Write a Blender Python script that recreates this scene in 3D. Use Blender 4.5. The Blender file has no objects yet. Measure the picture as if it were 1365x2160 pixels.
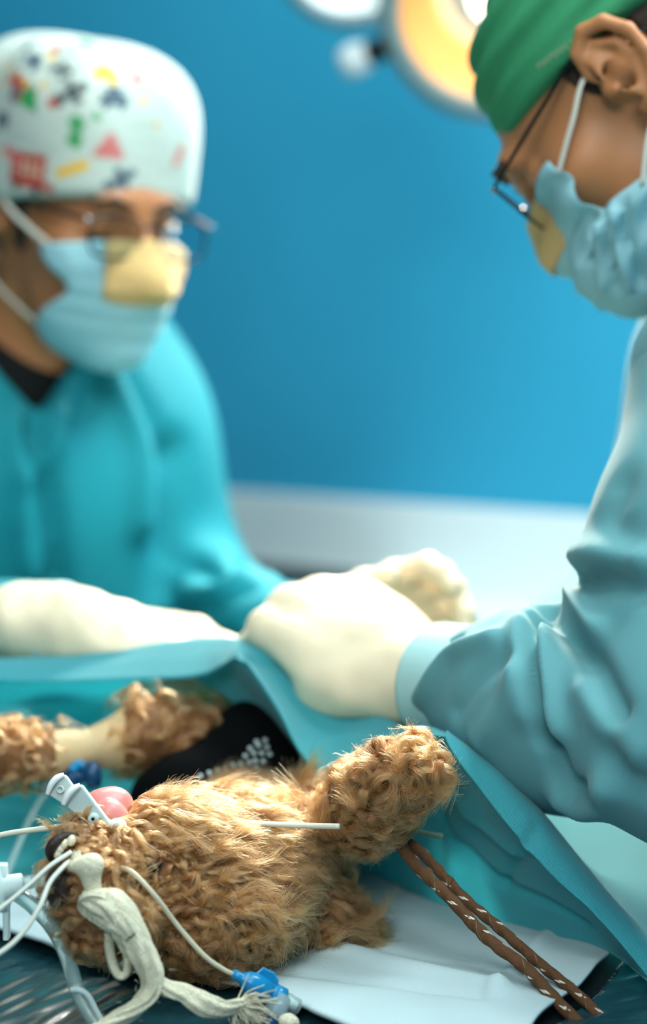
import bpy, math, random
import numpy as np
from mathutils import Vector, Matrix
from mathutils.bvhtree import BVHTree
from mathutils.kdtree import KDTree

rng = np.random.default_rng(7)
random.seed(7)
SC = bpy.context.scene
COL = SC.collection
pi = math.pi

# ------------------------------------------------------------------ camera
TH = math.atan(330 / 3600)
CAMP = np.array((0.0, 0.0, 1.24))
D = np.array((0, math.cos(TH), -math.sin(TH)))
UPV = np.array((0, math.sin(TH), math.cos(TH)))
RT = np.array((1.0, 0, 0))
def P(px, py, dep):
    """point of the room at a given distance from the lens plane"""
    return CAMP + D * dep + RT * ((px - 682.5) / 3600 * dep) + UPV * ((1080 - py) / 3600 * dep)
TABLE_Z = 0.90
def T(px, py, z=TABLE_Z):
    """point on a level surface of height z"""
    r = D + RT * ((px - 682.5) / 3600) + UPV * ((1080 - py) / 3600)
    return CAMP + r * ((z - CAMP[2]) / r[2])
cam = bpy.data.cameras.new('camera')
camo = bpy.data.objects.new('camera', cam)
COL.objects.link(camo)
camo.location = CAMP
camo.rotation_euler = (pi / 2 - TH, 0, 0)
cam.sensor_fit = 'VERTICAL'; cam.sensor_height = 36; cam.sensor_width = 24; cam.lens = 60
cam.clip_start = 0.05
cam.dof.use_dof = True; cam.dof.focus_distance = 0.925; cam.dof.aperture_fstop = 2.7
SC.camera = camo

# ------------------------------------------------------------------ light
w = bpy.data.worlds.new('room_air'); SC.world = w; w.use_nodes = True
w.node_tree.nodes['Background'].inputs[0].default_value = (0.55, 0.8, 0.85, 1)
w.node_tree.nodes['Background'].inputs[1].default_value = 0.10
def area(name, loc, target, size, power, color, size_y=None):
    l = bpy.data.lights.new(name, 'AREA'); o = bpy.data.objects.new(name, l); COL.objects.link(o)
    l.energy = power; l.color = color; l.size = size
    if size_y: l.shape = 'RECTANGLE'; l.size_y = size_y
    o.location = loc
    o.rotation_euler = (Vector(target) - Vector(loc)).to_track_quat('-Z', 'Y').to_euler()
    return o
area('ceiling_light_front', (0.10, 0.35, 2.68), (0.0, 1.1, 0.9), 0.9, 19, (0.88, 1.0, 0.98), 1.4)
area('ceiling_light_back', (0.80, 1.25, 2.68), (0.40, 2.65, 1.45), 0.9, 58, (0.86, 1.0, 1.0), 0.9)
area('added_fill_rear', (-0.35, -1.35, 2.68), (-0.1, 0.7, 1.0), 0.9, 40, (0.9, 1.0, 0.98), 1.2)  # added fill from behind the camera, brightens masks and gauze from the front
# light of the operating lamp over the table, aimed at the operating field
def spot(name, loc, target, power, color, ang, blend, rad):
    l = bpy.data.lights.new(name, 'SPOT'); o = bpy.data.objects.new(name, l); COL.objects.link(o)
    l.energy = power; l.color = color; l.spot_size = math.radians(ang); l.spot_blend = blend; l.shadow_soft_size = rad
    o.location = loc
    o.rotation_euler = (Vector(target) - Vector(loc)).to_track_quat('-Z', 'Y').to_euler()
    return o
LAMP = P(1042, 8, 1.95)
spot('operating_lamp_beam', LAMP + np.array((-0.03, -0.08, -0.03)), P(690, 1340, 1.2), 78, (1.0, 0.90, 0.76), 60, 0.9, 0.09)
spot('second_lamp_beam', P(420, -330, 1.75), P(330, 1520, 1.17), 24, (1.0, 0.96, 0.88), 40, 0.8, 0.10)
SC.view_settings.view_transform = 'Standard'; SC.view_settings.look = 'None'
SC.view_settings.gamma = 1.0; SC.view_settings.use_curve_mapping = False
SC.view_settings.exposure = 0.42
SC.cycles.max_bounces = 8; SC.cycles.transparent_max_bounces = 16

# ------------------------------------------------------------------ materials
def lin(c):
    return tuple(((x / 255) / 12.92 if x / 255 <= 0.04045 else ((x / 255 + 0.055) / 1.055) ** 2.4) for x in c)
def mat(name, rgb, rough=0.6, var=0.0, vscale=20.0, bump=0.0, bscale=200.0, spec=0.4, trans=0.0, sheen=0.0, metal=0.0,
        transl=0.0, tcol=None, alpha=1.0, sss=0.0, coat=0.0, twill=0.0, weave=0.0, ior=1.45, vrgb=None):
    m = bpy.data.materials.new(name); m.use_nodes = True
    nt = m.node_tree; N = nt.nodes; L = nt.links
    b = N['Principled BSDF']
    c = lin(rgb)
    b.inputs['Base Color'].default_value = (*c, 1)
    b.inputs['Roughness'].default_value = rough
    b.inputs['Specular IOR Level'].default_value = spec
    b.inputs['Metallic'].default_value = metal
    b.inputs['Transmission Weight'].default_value = trans
    b.inputs['IOR'].default_value = ior
    b.inputs['Alpha'].default_value = alpha
    b.inputs['Coat Weight'].default_value = coat
    if sheen:
        b.inputs['Sheen Weight'].default_value = sheen; b.inputs['Sheen Roughness'].default_value = 0.5
    if sss:
        b.inputs['Subsurface Weight'].default_value = sss; b.inputs['Subsurface Radius'].default_value = (0.008, 0.004, 0.002)
        b.inputs['Subsurface Scale'].default_value = 1.0
    tc = N.new('ShaderNodeTexCoord')
    if var:
        n = N.new('ShaderNodeTexNoise'); n.inputs['Scale'].default_value = vscale; n.inputs['Detail'].default_value = 5
        L.new(tc.outputs['Object'], n.inputs['Vector'])
        mx = N.new('ShaderNodeMix'); mx.data_type = 'RGBA'
        mx.inputs[6].default_value = (*[x * (1 - var) for x in c], 1)
        c2 = lin(vrgb) if vrgb else tuple(min(1, x * (1 + var)) for x in c)
        mx.inputs[7].default_value = (*c2, 1)
        L.new(n.outputs['Fac'], mx.inputs[0]); L.new(mx.outputs[2], b.inputs['Base Color'])
    h = None
    if bump:
        n2 = N.new('ShaderNodeTexNoise'); n2.inputs['Scale'].default_value = bscale; n2.inputs['Detail'].default_value = 4
        L.new(tc.outputs['Object'], n2.inputs['Vector'])
        bp = N.new('ShaderNodeBump'); bp.inputs['Strength'].default_value = bump; bp.inputs['Distance'].default_value = 0.002
        L.new(n2.outputs['Fac'], bp.inputs['Height']); L.new(bp.outputs[0], b.inputs['Normal']); h = bp
    if twill or weave:
        wv = N.new('ShaderNodeTexWave'); wv.bands_direction = 'X'; wv.wave_type = 'BANDS'
        wv.inputs['Scale'].default_value = 580; wv.inputs['Distortion'].default_value = 0.8
        wv.inputs['Detail'].default_value = 1
        mp = N.new('ShaderNodeMapping'); mp.inputs['Rotation'].default_value = (0, math.radians(38), math.radians(8))
        L.new(tc.outputs['Object'], mp.inputs['Vector'])
        if weave:
            wv = N.new('ShaderNodeTexVoronoi'); wv.inputs['Scale'].default_value = 620; wv.inputs['Randomness'].default_value = 0.15
        L.new(mp.outputs[0], wv.inputs['Vector'])
        bp2 = N.new('ShaderNodeBump'); bp2.inputs['Strength'].default_value = twill or weave; bp2.inputs['Distance'].default_value = 0.0008 if weave else 0.0004
        L.new(wv.outputs[0], bp2.inputs['Height'])
        if h: L.new(h.outputs[0], bp2.inputs['Normal'])
        L.new(bp2.outputs[0], b.inputs['Normal'])
    if transl:
        tr = N.new('ShaderNodeBsdfTranslucent'); tr.inputs[0].default_value = (*(lin(tcol) if tcol else c), 1)
        ms = N.new('ShaderNodeMixShader'); ms.inputs[0].default_value = transl
        L.new(b.outputs[0], ms.inputs[1]); L.new(tr.outputs[0], ms.inputs[2]); L.new(ms.outputs[0], N['Material Output'].inputs['Surface'])
    return m

# ------------------------------------------------------------------ objects and tags
def tag(o, label=None, cat=None, group=None, kind=None):
    if label: o['label'] = label
    if cat: o['category'] = cat
    if group: o['group'] = group
    if kind: o['kind'] = kind
    return o
def thing(name, label, cat, loc, group=None):
    o = bpy.data.objects.new(name, None); COL.objects.link(o); o.location = [float(x) for x in loc]; o.empty_display_size = 0.02
    return tag(o, label, cat, group)
def adopt(o, parent):
    bpy.context.view_layer.update()
    o.parent = parent; o.matrix_parent_inverse = parent.matrix_world.inverted()
def mesh_obj(name, V, Fs, m, parent=None, smooth=True, uv=None, col=None, recenter=True):
    V = np.asarray(V, dtype=np.float64)
    me = bpy.data.meshes.new(name)
    if isinstance(Fs, np.ndarray):
        k = Fs.shape[1]; nf = len(Fs)
        me.vertices.add(len(V)); me.loops.add(nf * k); me.polygons.add(nf)
        me.vertices.foreach_set('co', V.astype(np.float32).ravel())
        me.loops.foreach_set('vertex_index', Fs.astype(np.int32).ravel())
        me.polygons.foreach_set('loop_start', (np.arange(nf) * k).astype(np.int32))
        me.update(calc_edges=True)
    else:
        me.from_pydata([tuple(v) for v in V], [], Fs); me.update()
    if smooth: me.polygons.foreach_set('use_smooth', [True] * len(me.polygons))
    li = None
    if uv is not None:
        li = np.zeros(len(me.loops), dtype=np.int32); me.loops.foreach_get('vertex_index', li)
        u = me.uv_layers.new(name='UVMap'); u.data.foreach_set('uv', np.asarray(uv)[li].astype(np.float32).ravel())
    if col is not None:
        a = me.color_attributes.new('col', 'FLOAT_COLOR', 'POINT')
        a.data.foreach_set('color', np.concatenate([col, np.ones((len(col), 1))], 1).astype(np.float32).ravel())
    if m: me.materials.append(m)
    me.validate()
    o = bpy.data.objects.new(name, me); COL.objects.link(o)
    if parent: adopt(o, parent)
    return o
def struct(o): o['kind'] = 'structure'; return o

# ------------------------------------------------------------------ shape kit
def nrm(v): v = np.asarray(v, float); return v / (np.linalg.norm(v) + 1e-12)
def box(c, s, bev=0.0, R=None):
    """bevelled box (chamfered edges) centred at c, full size s"""
    import bmesh
    bm = bmesh.new(); bmesh.ops.create_cube(bm, size=1)
    for v in bm.verts: v.co = Vector((v.co.x * s[0], v.co.y * s[1], v.co.z * s[2]))
    if bev: bmesh.ops.bevel(bm, geom=bm.edges[:], offset=bev, segments=2, affect='EDGES', profile=0.6)
    V = np.array([v.co[:] for v in bm.verts]); bm.verts.index_update(); Fs = [[v.index for v in f.verts] for f in bm.faces]; bm.free()
    if R is not None: V = V @ np.asarray(R).T
    return V + np.asarray(c, float), Fs
def join(*parts):
    V = []; Fs = []; n = 0
    for v, f in parts:
        V.append(np.asarray(v)); Fs += [[int(i) + n for i in q] for q in f]; n += len(v)
    return np.concatenate(V), Fs
def cat(pts, n):
    """Catmull-Rom through pts, n steps per span"""
    p = np.asarray(pts, float); p = np.concatenate([[2 * p[0] - p[1]], p, [2 * p[-1] - p[-2]]])
    out = []
    for i in range(1, len(p) - 2):
        a, b, c, d = p[i - 1], p[i], p[i + 1], p[i + 2]
        for t in np.linspace(0, 1, n, endpoint=False):
            out.append(0.5 * (2 * b + (c - a) * t + (2 * a - 5 * b + 4 * c - d) * t * t + (3 * b - a - 3 * c + d) * t ** 3))
    out.append(p[-2]); return np.array(out)
def tube(pts, r, sub=8, n=12, flat=1.0, twist=0.0, lobes=0, lobe=0.0, noise=0.0, up=(0, 0, 1), closed=False):
    """r: number or list per control point.  returns V, F, UV (u metres along, v around)"""
    rr = np.full(len(pts), r) if np.isscalar(r) else np.asarray(r, float)
    if closed:
        c = np.asarray(pts, float)
    else:
        c4 = cat(np.concatenate([np.asarray(pts, float), rr[:, None]], 1), sub) if sub > 1 else np.concatenate([np.asarray(pts, float), rr[:, None]], 1)
        c = c4[:, :3]; rr = np.maximum(c4[:, 3], 1e-5)
    m = len(c)
    if closed: tg = np.roll(c, -1, 0) - np.roll(c, 1, 0)
    else: tg = np.gradient(c, axis=0)
    tg /= np.linalg.norm(tg, axis=1)[:, None] + 1e-12
    u = np.asarray(up, float); u = u - tg[0] * (u @ tg[0])
    if np.linalg.norm(u) < 1e-3: u = np.cross(tg[0], (1, 0.3, 0.2))
    u = nrm(u); s = np.concatenate([[0], np.cumsum(np.linalg.norm(np.diff(c, axis=0), axis=1))])
    a = np.arange(n) / n * 2 * pi
    V = []; UV = []
    for i in range(m):
        u = nrm(u - tg[i] * (u @ tg[i])); v = np.cross(tg[i], u)
        tw = twist * s[i]
        ca, sa = np.cos(a), np.sin(a)
        rad = rr[i] * (1 + (lobe * np.cos(lobes * a) if lobes else 0))
        if noise: rad = rad * (1 + noise * np.sin(3 * a + s[i] * 260) * np.sin(s[i] * 411 + 1.3) + noise * np.sin(2 * a - s[i] * 150))
        ex, ey = rad * ca, rad * sa * flat
        X = ex * math.cos(tw) - ey * math.sin(tw); Y = ex * math.sin(tw) + ey * math.cos(tw)
        V.append(c[i] + X[:, None] * u + Y[:, None] * v)
        UV.append(np.stack([np.full(n, s[i]), a / (2 * pi)], 1))
    V = np.concatenate(V); UV = np.concatenate(UV)
    Fs = []
    for i in range(m if closed else m - 1):
        b0 = i * n; b1 = ((i + 1) % m) * n
        for j in range(n):
            k = (j + 1) % n; Fs.append([b0 + j, b0 + k, b1 + k, b1 + j])
    if not closed:
        Fs.append(list(range(n))[::-1]); Fs.append(list(range((m - 1) * n, m * n)))
    return V, Fs, UV
def tube_obj(name, pts, r, m, parent=None, **k):
    V, Fs, UV = tube(pts, r, **k)
    return mesh_obj(name, V, Fs, m, parent, uv=UV)
def lathe(prof, c, axis, n=32, up=(0, 0, 1)):
    """prof: (radius, height) pairs along axis"""
    ax = nrm(axis); u = np.cross(ax, up)
    if np.linalg.norm(u) < 1e-3: u = np.cross(ax, (1, 0, 0))
    u = nrm(u); v = np.cross(ax, u); a = np.arange(n) / n * 2 * pi
    V = np.concatenate([np.asarray(c) + ax * h + r * (np.cos(a)[:, None] * u + np.sin(a)[:, None] * v) for r, h in prof])
    Fs = []
    for i in range(len(prof) - 1):
        for j in range(n):
            k = (j + 1) % n; Fs.append([i * n + j, i * n + k, (i + 1) * n + k, (i + 1) * n + j])
    return V, Fs
def grid_surf(ctrl, nu, nv):
    """smooth surface through a grid of control points (rows x cols)"""
    g = np.asarray(ctrl, float)
    rows = np.array([cat(r, nv) for r in g])
    cols = np.array([cat(rows[:, j], nu) for j in range(rows.shape[1])])
    cols = cols.transpose(1, 0, 2)
    nr, nc = cols.shape[:2]
    idx = np.arange(nr * nc).reshape(nr, nc)
    Fs = np.stack([idx[:-1, :-1], idx[:-1, 1:], idx[1:, 1:], idx[1:, :-1]], -1).reshape(-1, 4)
    uu, vv = np.meshgrid(np.linspace(0, 1, nr), np.linspace(0, 1, nc), indexing='ij')
    return cols.reshape(-1, 3), Fs, np.stack([uu.ravel(), vv.ravel()], 1)
# signed distance pieces
def smin(a, b, k): h = np.clip(.5 + .5 * (b - a) / k, 0, 1); return b + (a - b) * h - k * h * (1 - h)
def smax(a, b, k): return -smin(-a, -b, k)
def ell(p, c, r, R=None):
    q = p - np.asarray(c)
    if R is not None: q = q @ np.asarray(R).T
    r = np.asarray(r, float)
    k0 = np.linalg.norm(q / r, axis=1); k1 = np.linalg.norm(q / (r * r), axis=1) + 1e-9
    return np.where(k0 < 1e-3, -r.min(), k0 * (k0 - 1) / k1)
def cone(p, a, b, ra, rb):
    a = np.asarray(a, float); b = np.asarray(b, float); ba = b - a
    t = np.clip((p - a) @ ba / (ba @ ba + 1e-12), 0, 1)
    return np.linalg.norm(p - a - t[:, None] * ba, axis=1) - (ra + (rb - ra) * t)
def chain(p, pts, rs, k=0.01):
    d = None
    for i in range(len(pts) - 1):
        e = cone(p, pts[i], pts[i + 1], rs[i], rs[i + 1]); d = e if d is None else smin(d, e, k)
    return d
def waves(p, freq, seed, n=10, stretch=(1, 1, 1)):
    r = np.random.default_rng(seed); o = np.zeros(len(p)); q = p * np.asarray(stretch)
    for i in range(n):
        k = nrm(r.normal(size=3)) * freq * (0.6 + 0.9 * r.random()); o += np.sin(q @ k + r.random() * 6.28)
    return o / math.sqrt(n)
CORN = np.array([(i, j, k) for i in (0, 1) for j in (0, 1) for k in (0, 1)])
EDG = [(a, b) for a in range(8) for b in range(8) if a < b and np.abs(CORN[a] - CORN[b]).sum() == 1]
def nets(fn, xs, ys, zs, B=20, relax=1):
    """surface of fn = 0 as quads (surface nets), evaluated only in blocks near the surface"""
    nx, ny, nz = len(xs), len(ys), len(zs); G = np.ones((nx, ny, nz), np.float32)
    bl = [(i, j, k) for i in range(0, nx, B) for j in range(0, ny, B) for k in range(0, nz, B)]
    cen = np.array([[(xs[i] + xs[min(i + B, nx) - 1]) / 2, (ys[j] + ys[min(j + B, ny) - 1]) / 2, (zs[k] + zs[min(k + B, nz) - 1]) / 2] for i, j, k in bl])
    hd = np.array([[(xs[min(i + B, nx) - 1] - xs[i]) / 2, (ys[min(j + B, ny) - 1] - ys[j]) / 2, (zs[min(k + B, nz) - 1] - zs[k]) / 2] for i, j, k in bl])
    cv = fn(cen); rad = np.linalg.norm(hd, axis=1)
    for (i, j, k), v, r in zip(bl, cv, rad):
        si, sj, sk = slice(i, min(i + B, nx)), slice(j, min(j + B, ny)), slice(k, min(k + B, nz))
        if abs(v) > r * 1.7 + 0.02: G[si, sj, sk] = v; continue
        X, Y, Z = np.meshgrid(xs[si], ys[sj], zs[sk], indexing='ij')
        G[si, sj, sk] = fn(np.stack([X.ravel(), Y.ravel(), Z.ravel()], 1)).reshape(X.shape)
    ins = G < 0
    cs = np.zeros((nx - 1, ny - 1, nz - 1), np.int8)
    for c in CORN: cs += ins[c[0]:nx - 1 + c[0], c[1]:ny - 1 + c[1], c[2]:nz - 1 + c[2]]
    act = np.argwhere((cs > 0) & (cs < 8))
    vals = np.stack([G[act[:, 0] + c[0], act[:, 1] + c[1], act[:, 2] + c[2]] for c in CORN], 1).astype(float)
    S = np.zeros((len(act), 3)); cnt = np.zeros(len(act))
    for a, b in EDG:
        m = (vals[:, a] < 0) != (vals[:, b] < 0)
        t = np.where(m, vals[:, a] / (vals[:, a] - vals[:, b] + 1e-20), 0)
        S += np.where(m[:, None], CORN[a] + t[:, None] * (CORN[b] - CORN[a]), 0); cnt += m
    S /= cnt[:, None]
    ids = -np.ones(cs.shape, np.int64); ids[tuple(act.T)] = np.arange(len(act))
    V = np.empty_like(S)
    for ax, arr in enumerate((xs, ys, zs)):
        i = act[:, ax]; V[:, ax] = arr[i] + S[:, ax] * (arr[i + 1] - arr[i])
    Q = []
    for ax in range(3):
        a0 = [slice(1, -1)] * 3; a1 = [slice(1, -1)] * 3
        a0[ax] = slice(0, -1); a1[ax] = slice(1, None)
        s0, s1 = ins[tuple(a0)], ins[tuple(a1)]
        e = np.argwhere(s0 != s1); fl = s0[tuple(e.T)]
        off = np.ones(3, int); off[ax] = 0; e = e + off
        o1, o2 = [x for x in range(3) if x != ax]
        d1 = np.zeros(3, int); d1[o1] = 1; d2 = np.zeros(3, int); d2[o2] = 1
        q = np.stack([ids[tuple((e - d1 - d2).T)], ids[tuple((e - d2).T)], ids[tuple(e.T)], ids[tuple((e - d1).T)]], 1)
        if ax == 1: fl = ~fl
        q = np.where(fl[:, None], q, q[:, ::-1]); Q.append(q)
    Q = np.concatenate(Q); Q = Q[(Q >= 0).all(1)]
    for _ in range(relax): V = relaxed(V, Q, 0.5)
    return V, Q
def relaxed(V, Q, f):
    s = np.zeros_like(V); c = np.zeros(len(V)); k = Q.shape[1]
    for i in range(k):
        a, b = Q[:, i], Q[:, (i + 1) % k]
        for ax in range(3):
            s[:, ax] += np.bincount(a, V[b, ax], len(V)) + np.bincount(b, V[a, ax], len(V))
        c += np.bincount(a, minlength=len(V)) + np.bincount(b, minlength=len(V))
    c = np.maximum(c, 1)
    return V + f * (s / c[:, None] - V)
def even_edge(V, Q, n=12):
    """even out the open edges of a sheet"""
    e = np.concatenate([Q[:, [i, (i + 1) % Q.shape[1]]] for i in range(Q.shape[1])]); ue, cn_ = np.unique(np.sort(e, 1), axis=0, return_counts=True); be = ue[cn_ == 1]
    V = V.copy()
    for _ in range(n):
        s = np.zeros_like(V); c = np.zeros(len(V))
        for a, b in ((0, 1), (1, 0)): np.add.at(s, be[:, a], V[be[:, b]]); np.add.at(c, be[:, a], 1)
        m = c >= 2; V[m] = .5 * V[m] + .5 * s[m] / c[m][:, None]
    return V
def normals(V, Q):
    n = np.cross(V[Q[:, 2]] - V[Q[:, 0]], V[Q[:, 3 if Q.shape[1] > 3 else 1]] - V[Q[:, 1 if Q.shape[1] > 3 else 0]])
    o = np.zeros_like(V)
    for i in range(Q.shape[1]):
        for ax in range(3): o[:, ax] += np.bincount(Q[:, i], n[:, ax], len(V))
    return o / (np.linalg.norm(o, axis=1)[:, None] + 1e-12)
def rng_lin(a, b, h): return np.linspace(a, b, max(4, int(math.ceil((b - a) / h)) + 1))
def bounds(lo, hi, h): return [rng_lin(lo[i], hi[i], h) for i in range(3)]
def bvh(V, Q): return BVHTree.FromPolygons([tuple(v) for v in V], [tuple(int(i) for i in q) for q in Q])
def on_surface(tree, px, py):
    """where the view through a picture point meets a surface already built"""
    r = P(px, py, 1.0) - CAMP
    h = tree.ray_cast(Vector(CAMP), Vector(nrm(r)))
    return np.array(h[0]) if h[0] is not None else None
def folds(V, Q, curves):
    """raise or sink a cloth along 3-D crease lines: (points, height, width)"""
    N = normals(V, Q); tr = bvh(V, Q); disp = np.zeros(len(V))
    for pts, amp, wd in curves:
        c = cat([(x, y, 0) for x, y in pts], 8)
        q = [on_surface(tr, x, y) for x, y, _ in c]
        q = [x for x in q if x is not None]
        if len(q) < 2: continue
        q = np.array(q)
        m = np.where((np.abs(V - q.mean(0)).max(1) < np.abs(q - q.mean(0)).max() + 4 * wd))[0]
        d = np.full(len(m), 9.0)
        for i in range(len(q) - 1): d = np.minimum(d, cone(V[m], q[i], q[i + 1], 0, 0))
        e0 = np.linalg.norm(V[m] - q[0], axis=1); e1 = np.linalg.norm(V[m] - q[-1], axis=1)
        disp[m] += amp * np.exp(-(d / wd) ** 2)
    return V + N * disp[:, None]

# ------------------------------------------------------------------ the room
M_BLUE = mat('blue_wall_paint', (54, 164, 200), 0.55, var=0.03, vscale=1.5, bump=0.05, bscale=60)
M_GREY = mat('pale_wainscot', (232, 240, 240), 0.4, var=0.02, vscale=2)
M_CEIL = mat('ceiling_white', (225, 230, 228), 0.8)
M_FLOOR = mat('floor_vinyl', (120, 140, 145), 0.35, var=0.06, vscale=8)
M_WHITE = mat('white_enamel', (240, 244, 244), 0.3)
M_DGREY = mat('dark_grey_metal', (62, 74, 80), 0.4)
WA = P(440, 1030, 2.9); WB = P(1250, 1085, 2.425); RAIL_Z = (WA[2] + WB[2]) / 2
WU = nrm(np.array((*(WB - WA)[:2], 0))); WN = np.array((WU[1], -WU[0], 0)); WN = WN if WN[1] < 0 else -WN
WM = np.array((*((WA + WB) / 2)[:2], 0.0))
RW = np.stack([WU, WN, np.array((0, 0, 1.0))], 1)          # wall frame -> world
def wbox(name, c, s, m, bev=0.0, parent=None):
    """box in the frame of the back wall: (along, out of the wall, up)"""
    V, Fs = box((0, 0, 0), s, bev); return mesh_obj(name, (V + np.asarray(c)) @ RW.T + WM, Fs, m, parent, smooth=False)
struct(wbox('wall_back', (0, -0.06, 1.4), (6.4, 0.12, 2.8), M_BLUE))
struct(wbox('trim_1', (0, 0.006, RAIL_Z / 2), (6.4, 0.012, RAIL_Z), M_GREY, 0.003))
struct(wbox('wall_left', (-3.2, 2.3, 1.4), (0.12, 4.8, 2.8), M_BLUE))
struct(wbox('wall_right', (3.2, 2.3, 1.4), (0.12, 4.8, 2.8), M_BLUE))
struct(wbox('wall_front', (0, 4.7, 1.4), (6.4, 0.12, 2.8), M_CEIL))
struct(wbox('floor', (0, 2.3, -0.05), (6.6, 5.0, 0.1), M_FLOOR))
struct(wbox('ceiling', (0, 2.3, 2.85), (6.6, 5.0, 0.1), M_CEIL))
struct(wbox('baseboard_back', (0, 0.02, 0.05), (6.3, 0.02, 0.1), M_DGREY, 0.003))
# counter along the wall
def wpt(al, out, z): return np.array((al, out, z)) @ RW.T + WM
ct = thing('wall_counter', 'low white counter standing against the grey wainscot, behind the gloved hands', 'counter', wpt(0.3, 0.1, 0))
ctop = RAIL_Z - 0.155
wbox('worktop', (0.42, 0.13, ctop), (2.0, 0.26, 0.035), M_WHITE, 0.006, ct)
wbox('cabinet_body', (0.42, 0.12, ctop / 2 - 0.01), (1.96, 0.23, ctop - 0.02), M_WHITE, 0.004, ct)
for k in range(4):
    d_ = wbox('door', (-0.31 + k * 0.487, 0.243, ctop / 2 + 0.02), (0.475, 0.018, ctop - 0.16), M_WHITE, 0.004, ct)
    wbox('handle', (-0.13 + k * 0.487, 0.262, ctop - 0.2), (0.012, 0.02, 0.12), M_DGREY, 0.003, d_)
tr = thing('dark_tray', 'dark grey band on the white wall counter, built as a shallow tray', 'tray', wpt(-0.1, 0.14, ctop + 0.018))  # tray shape that gives the dark band along the counter
V_, F_ = join(box((-0.17, 0.14, ctop + 0.024), (0.42, 0.17, 0.012), 0.004), box((-0.17, 0.22, ctop + 0.033), (0.42, 0.012, 0.03), 0.004), box((-0.17, 0.06, ctop + 0.033), (0.42, 0.012, 0.03), 0.004))
mesh_obj('basin', V_ @ RW.T + WM, F_, M_DGREY, tr, smooth=False)
for al in (-0.375, 0.035):
    V_, F_ = box((al, 0.14, ctop + 0.033), (0.012, 0.17, 0.03), 0.004); mesh_obj('rim', V_ @ RW.T + WM, F_, M_DGREY, tr, smooth=False)

# ------------------------------------------------------------------ operating lamps
def emis(name, rgb, s):
    m = bpy.data.materials.new(name); m.use_nodes = True; nt = m.node_tree
    e = nt.nodes.new('ShaderNodeEmission'); e.inputs[0].default_value = (*lin(rgb), 1); e.inputs[1].default_value = s
    nt.links.new(e.outputs[0], nt.nodes['Material Output'].inputs[0]); return m
M_AMBER = mat('amber_reflector', (255, 176, 92), 0.45, metal=0.0, spec=0.5)
M_REFL = mat('pearl_reflector', (250, 216, 182), 0.35)
M_HOUS = mat('lamp_housing', (128, 148, 150), 0.35)
M_BLACKP = mat('black_plastic', (18, 20, 22), 0.4)
M_BULB = emis('lamp_bulb', (255, 236, 212), 5)
def op_lamp(c, axis, R, name, label, bulb=True, ring=None):
    t = thing(name, label, 'lamp', c)
    ax = nrm(axis)
    V, Fs = lathe([(0.001, -R * .75), (R * .5, -R * .72), (R * .95, -R * .42), (R * 1.28, -.02), (R * 1.36, 0.012), (R * 1.32, 0.03), (R * 1.12, 0.034), (R * 1.06, 0.022)], c, ax, 48)
    mesh_obj('housing', V, Fs, M_HOUS, t)
    V, Fs = lathe([(R * 1.07, 0.026), (R * 1.0, 0.02), (R * .93, -.004), (R * .82, -.03), (R * .74, -.048)], c, ax, 48)
    mesh_obj('amber_ring', V, Fs, ring or M_AMBER, t)
    V, Fs = lathe([(R * .74, -.048), (R * .6, -.068), (R * .4, -.085), (R * .18, -.094), (.001, -.096)], c, ax, 48)
    mesh_obj('reflector', V, Fs, ring or M_REFL, t)
    b = lathe([(.001, -.09), (R * .2, -.088), (R * .3, -.06), (R * .3, -.02), (R * .22, .002), (.001, .008)], c, ax, 24)
    mesh_obj('bulb', *b, M_BULB if bulb else M_WHITE, t)
    return t, ax
lax = nrm(P(640, 1480, 1.0) - LAMP)
lt, lax = op_lamp(LAMP, lax, 0.098, 'operating_lamp', 'round operating lamp glowing amber beside the green surgical cap')
kd = nrm(P(775, 190, 1.9) - LAMP); kd = nrm(kd - lax * (kd @ lax))
kp = LAMP + kd * 0.128
V_, F_ = lathe([(0.001, 0), (.014, .002), (.014, .03), (.010, .034), (.001, .034)], kp + kd * .0, kd, 20)
kk = mesh_obj('knob', V_, F_, M_BLACKP, lt)
V_, F_ = lathe([(0.001, 0), (.017, .003), (.02, .018), (.017, .034), (.001, .038)], kp + kd * .03, kd, 20)
mesh_obj('handle_cap', V_, F_, M_WHITE, kk)
tube_obj('support_arm', [LAMP - lax * 0.07, LAMP - lax * 0.12 + np.array((0, 0, .05)), LAMP + np.array((.25, .3, .5)), LAMP + np.array((.3, .35, 1.1)), np.array((LAMP[0] + .3, LAMP[1] + .35, 2.8))], 0.018, M_HOUS, lt)
L2 = P(745, -128, 2.05)
l2, _ = op_lamp(L2, nrm(P(520, 1500, 1.0) - L2), 0.075, 'operating_lamp', 'second operating lamp with pale rim, cropped by the top edge of the photo', False, M_WHITE)
tube_obj('support_arm', [L2 + np.array((0, .05, .04)), L2 + np.array((.1, .3, .3)), np.array((L2[0] + .2, L2[1] + .4, 2.8))], 0.018, M_HOUS, l2)

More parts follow.
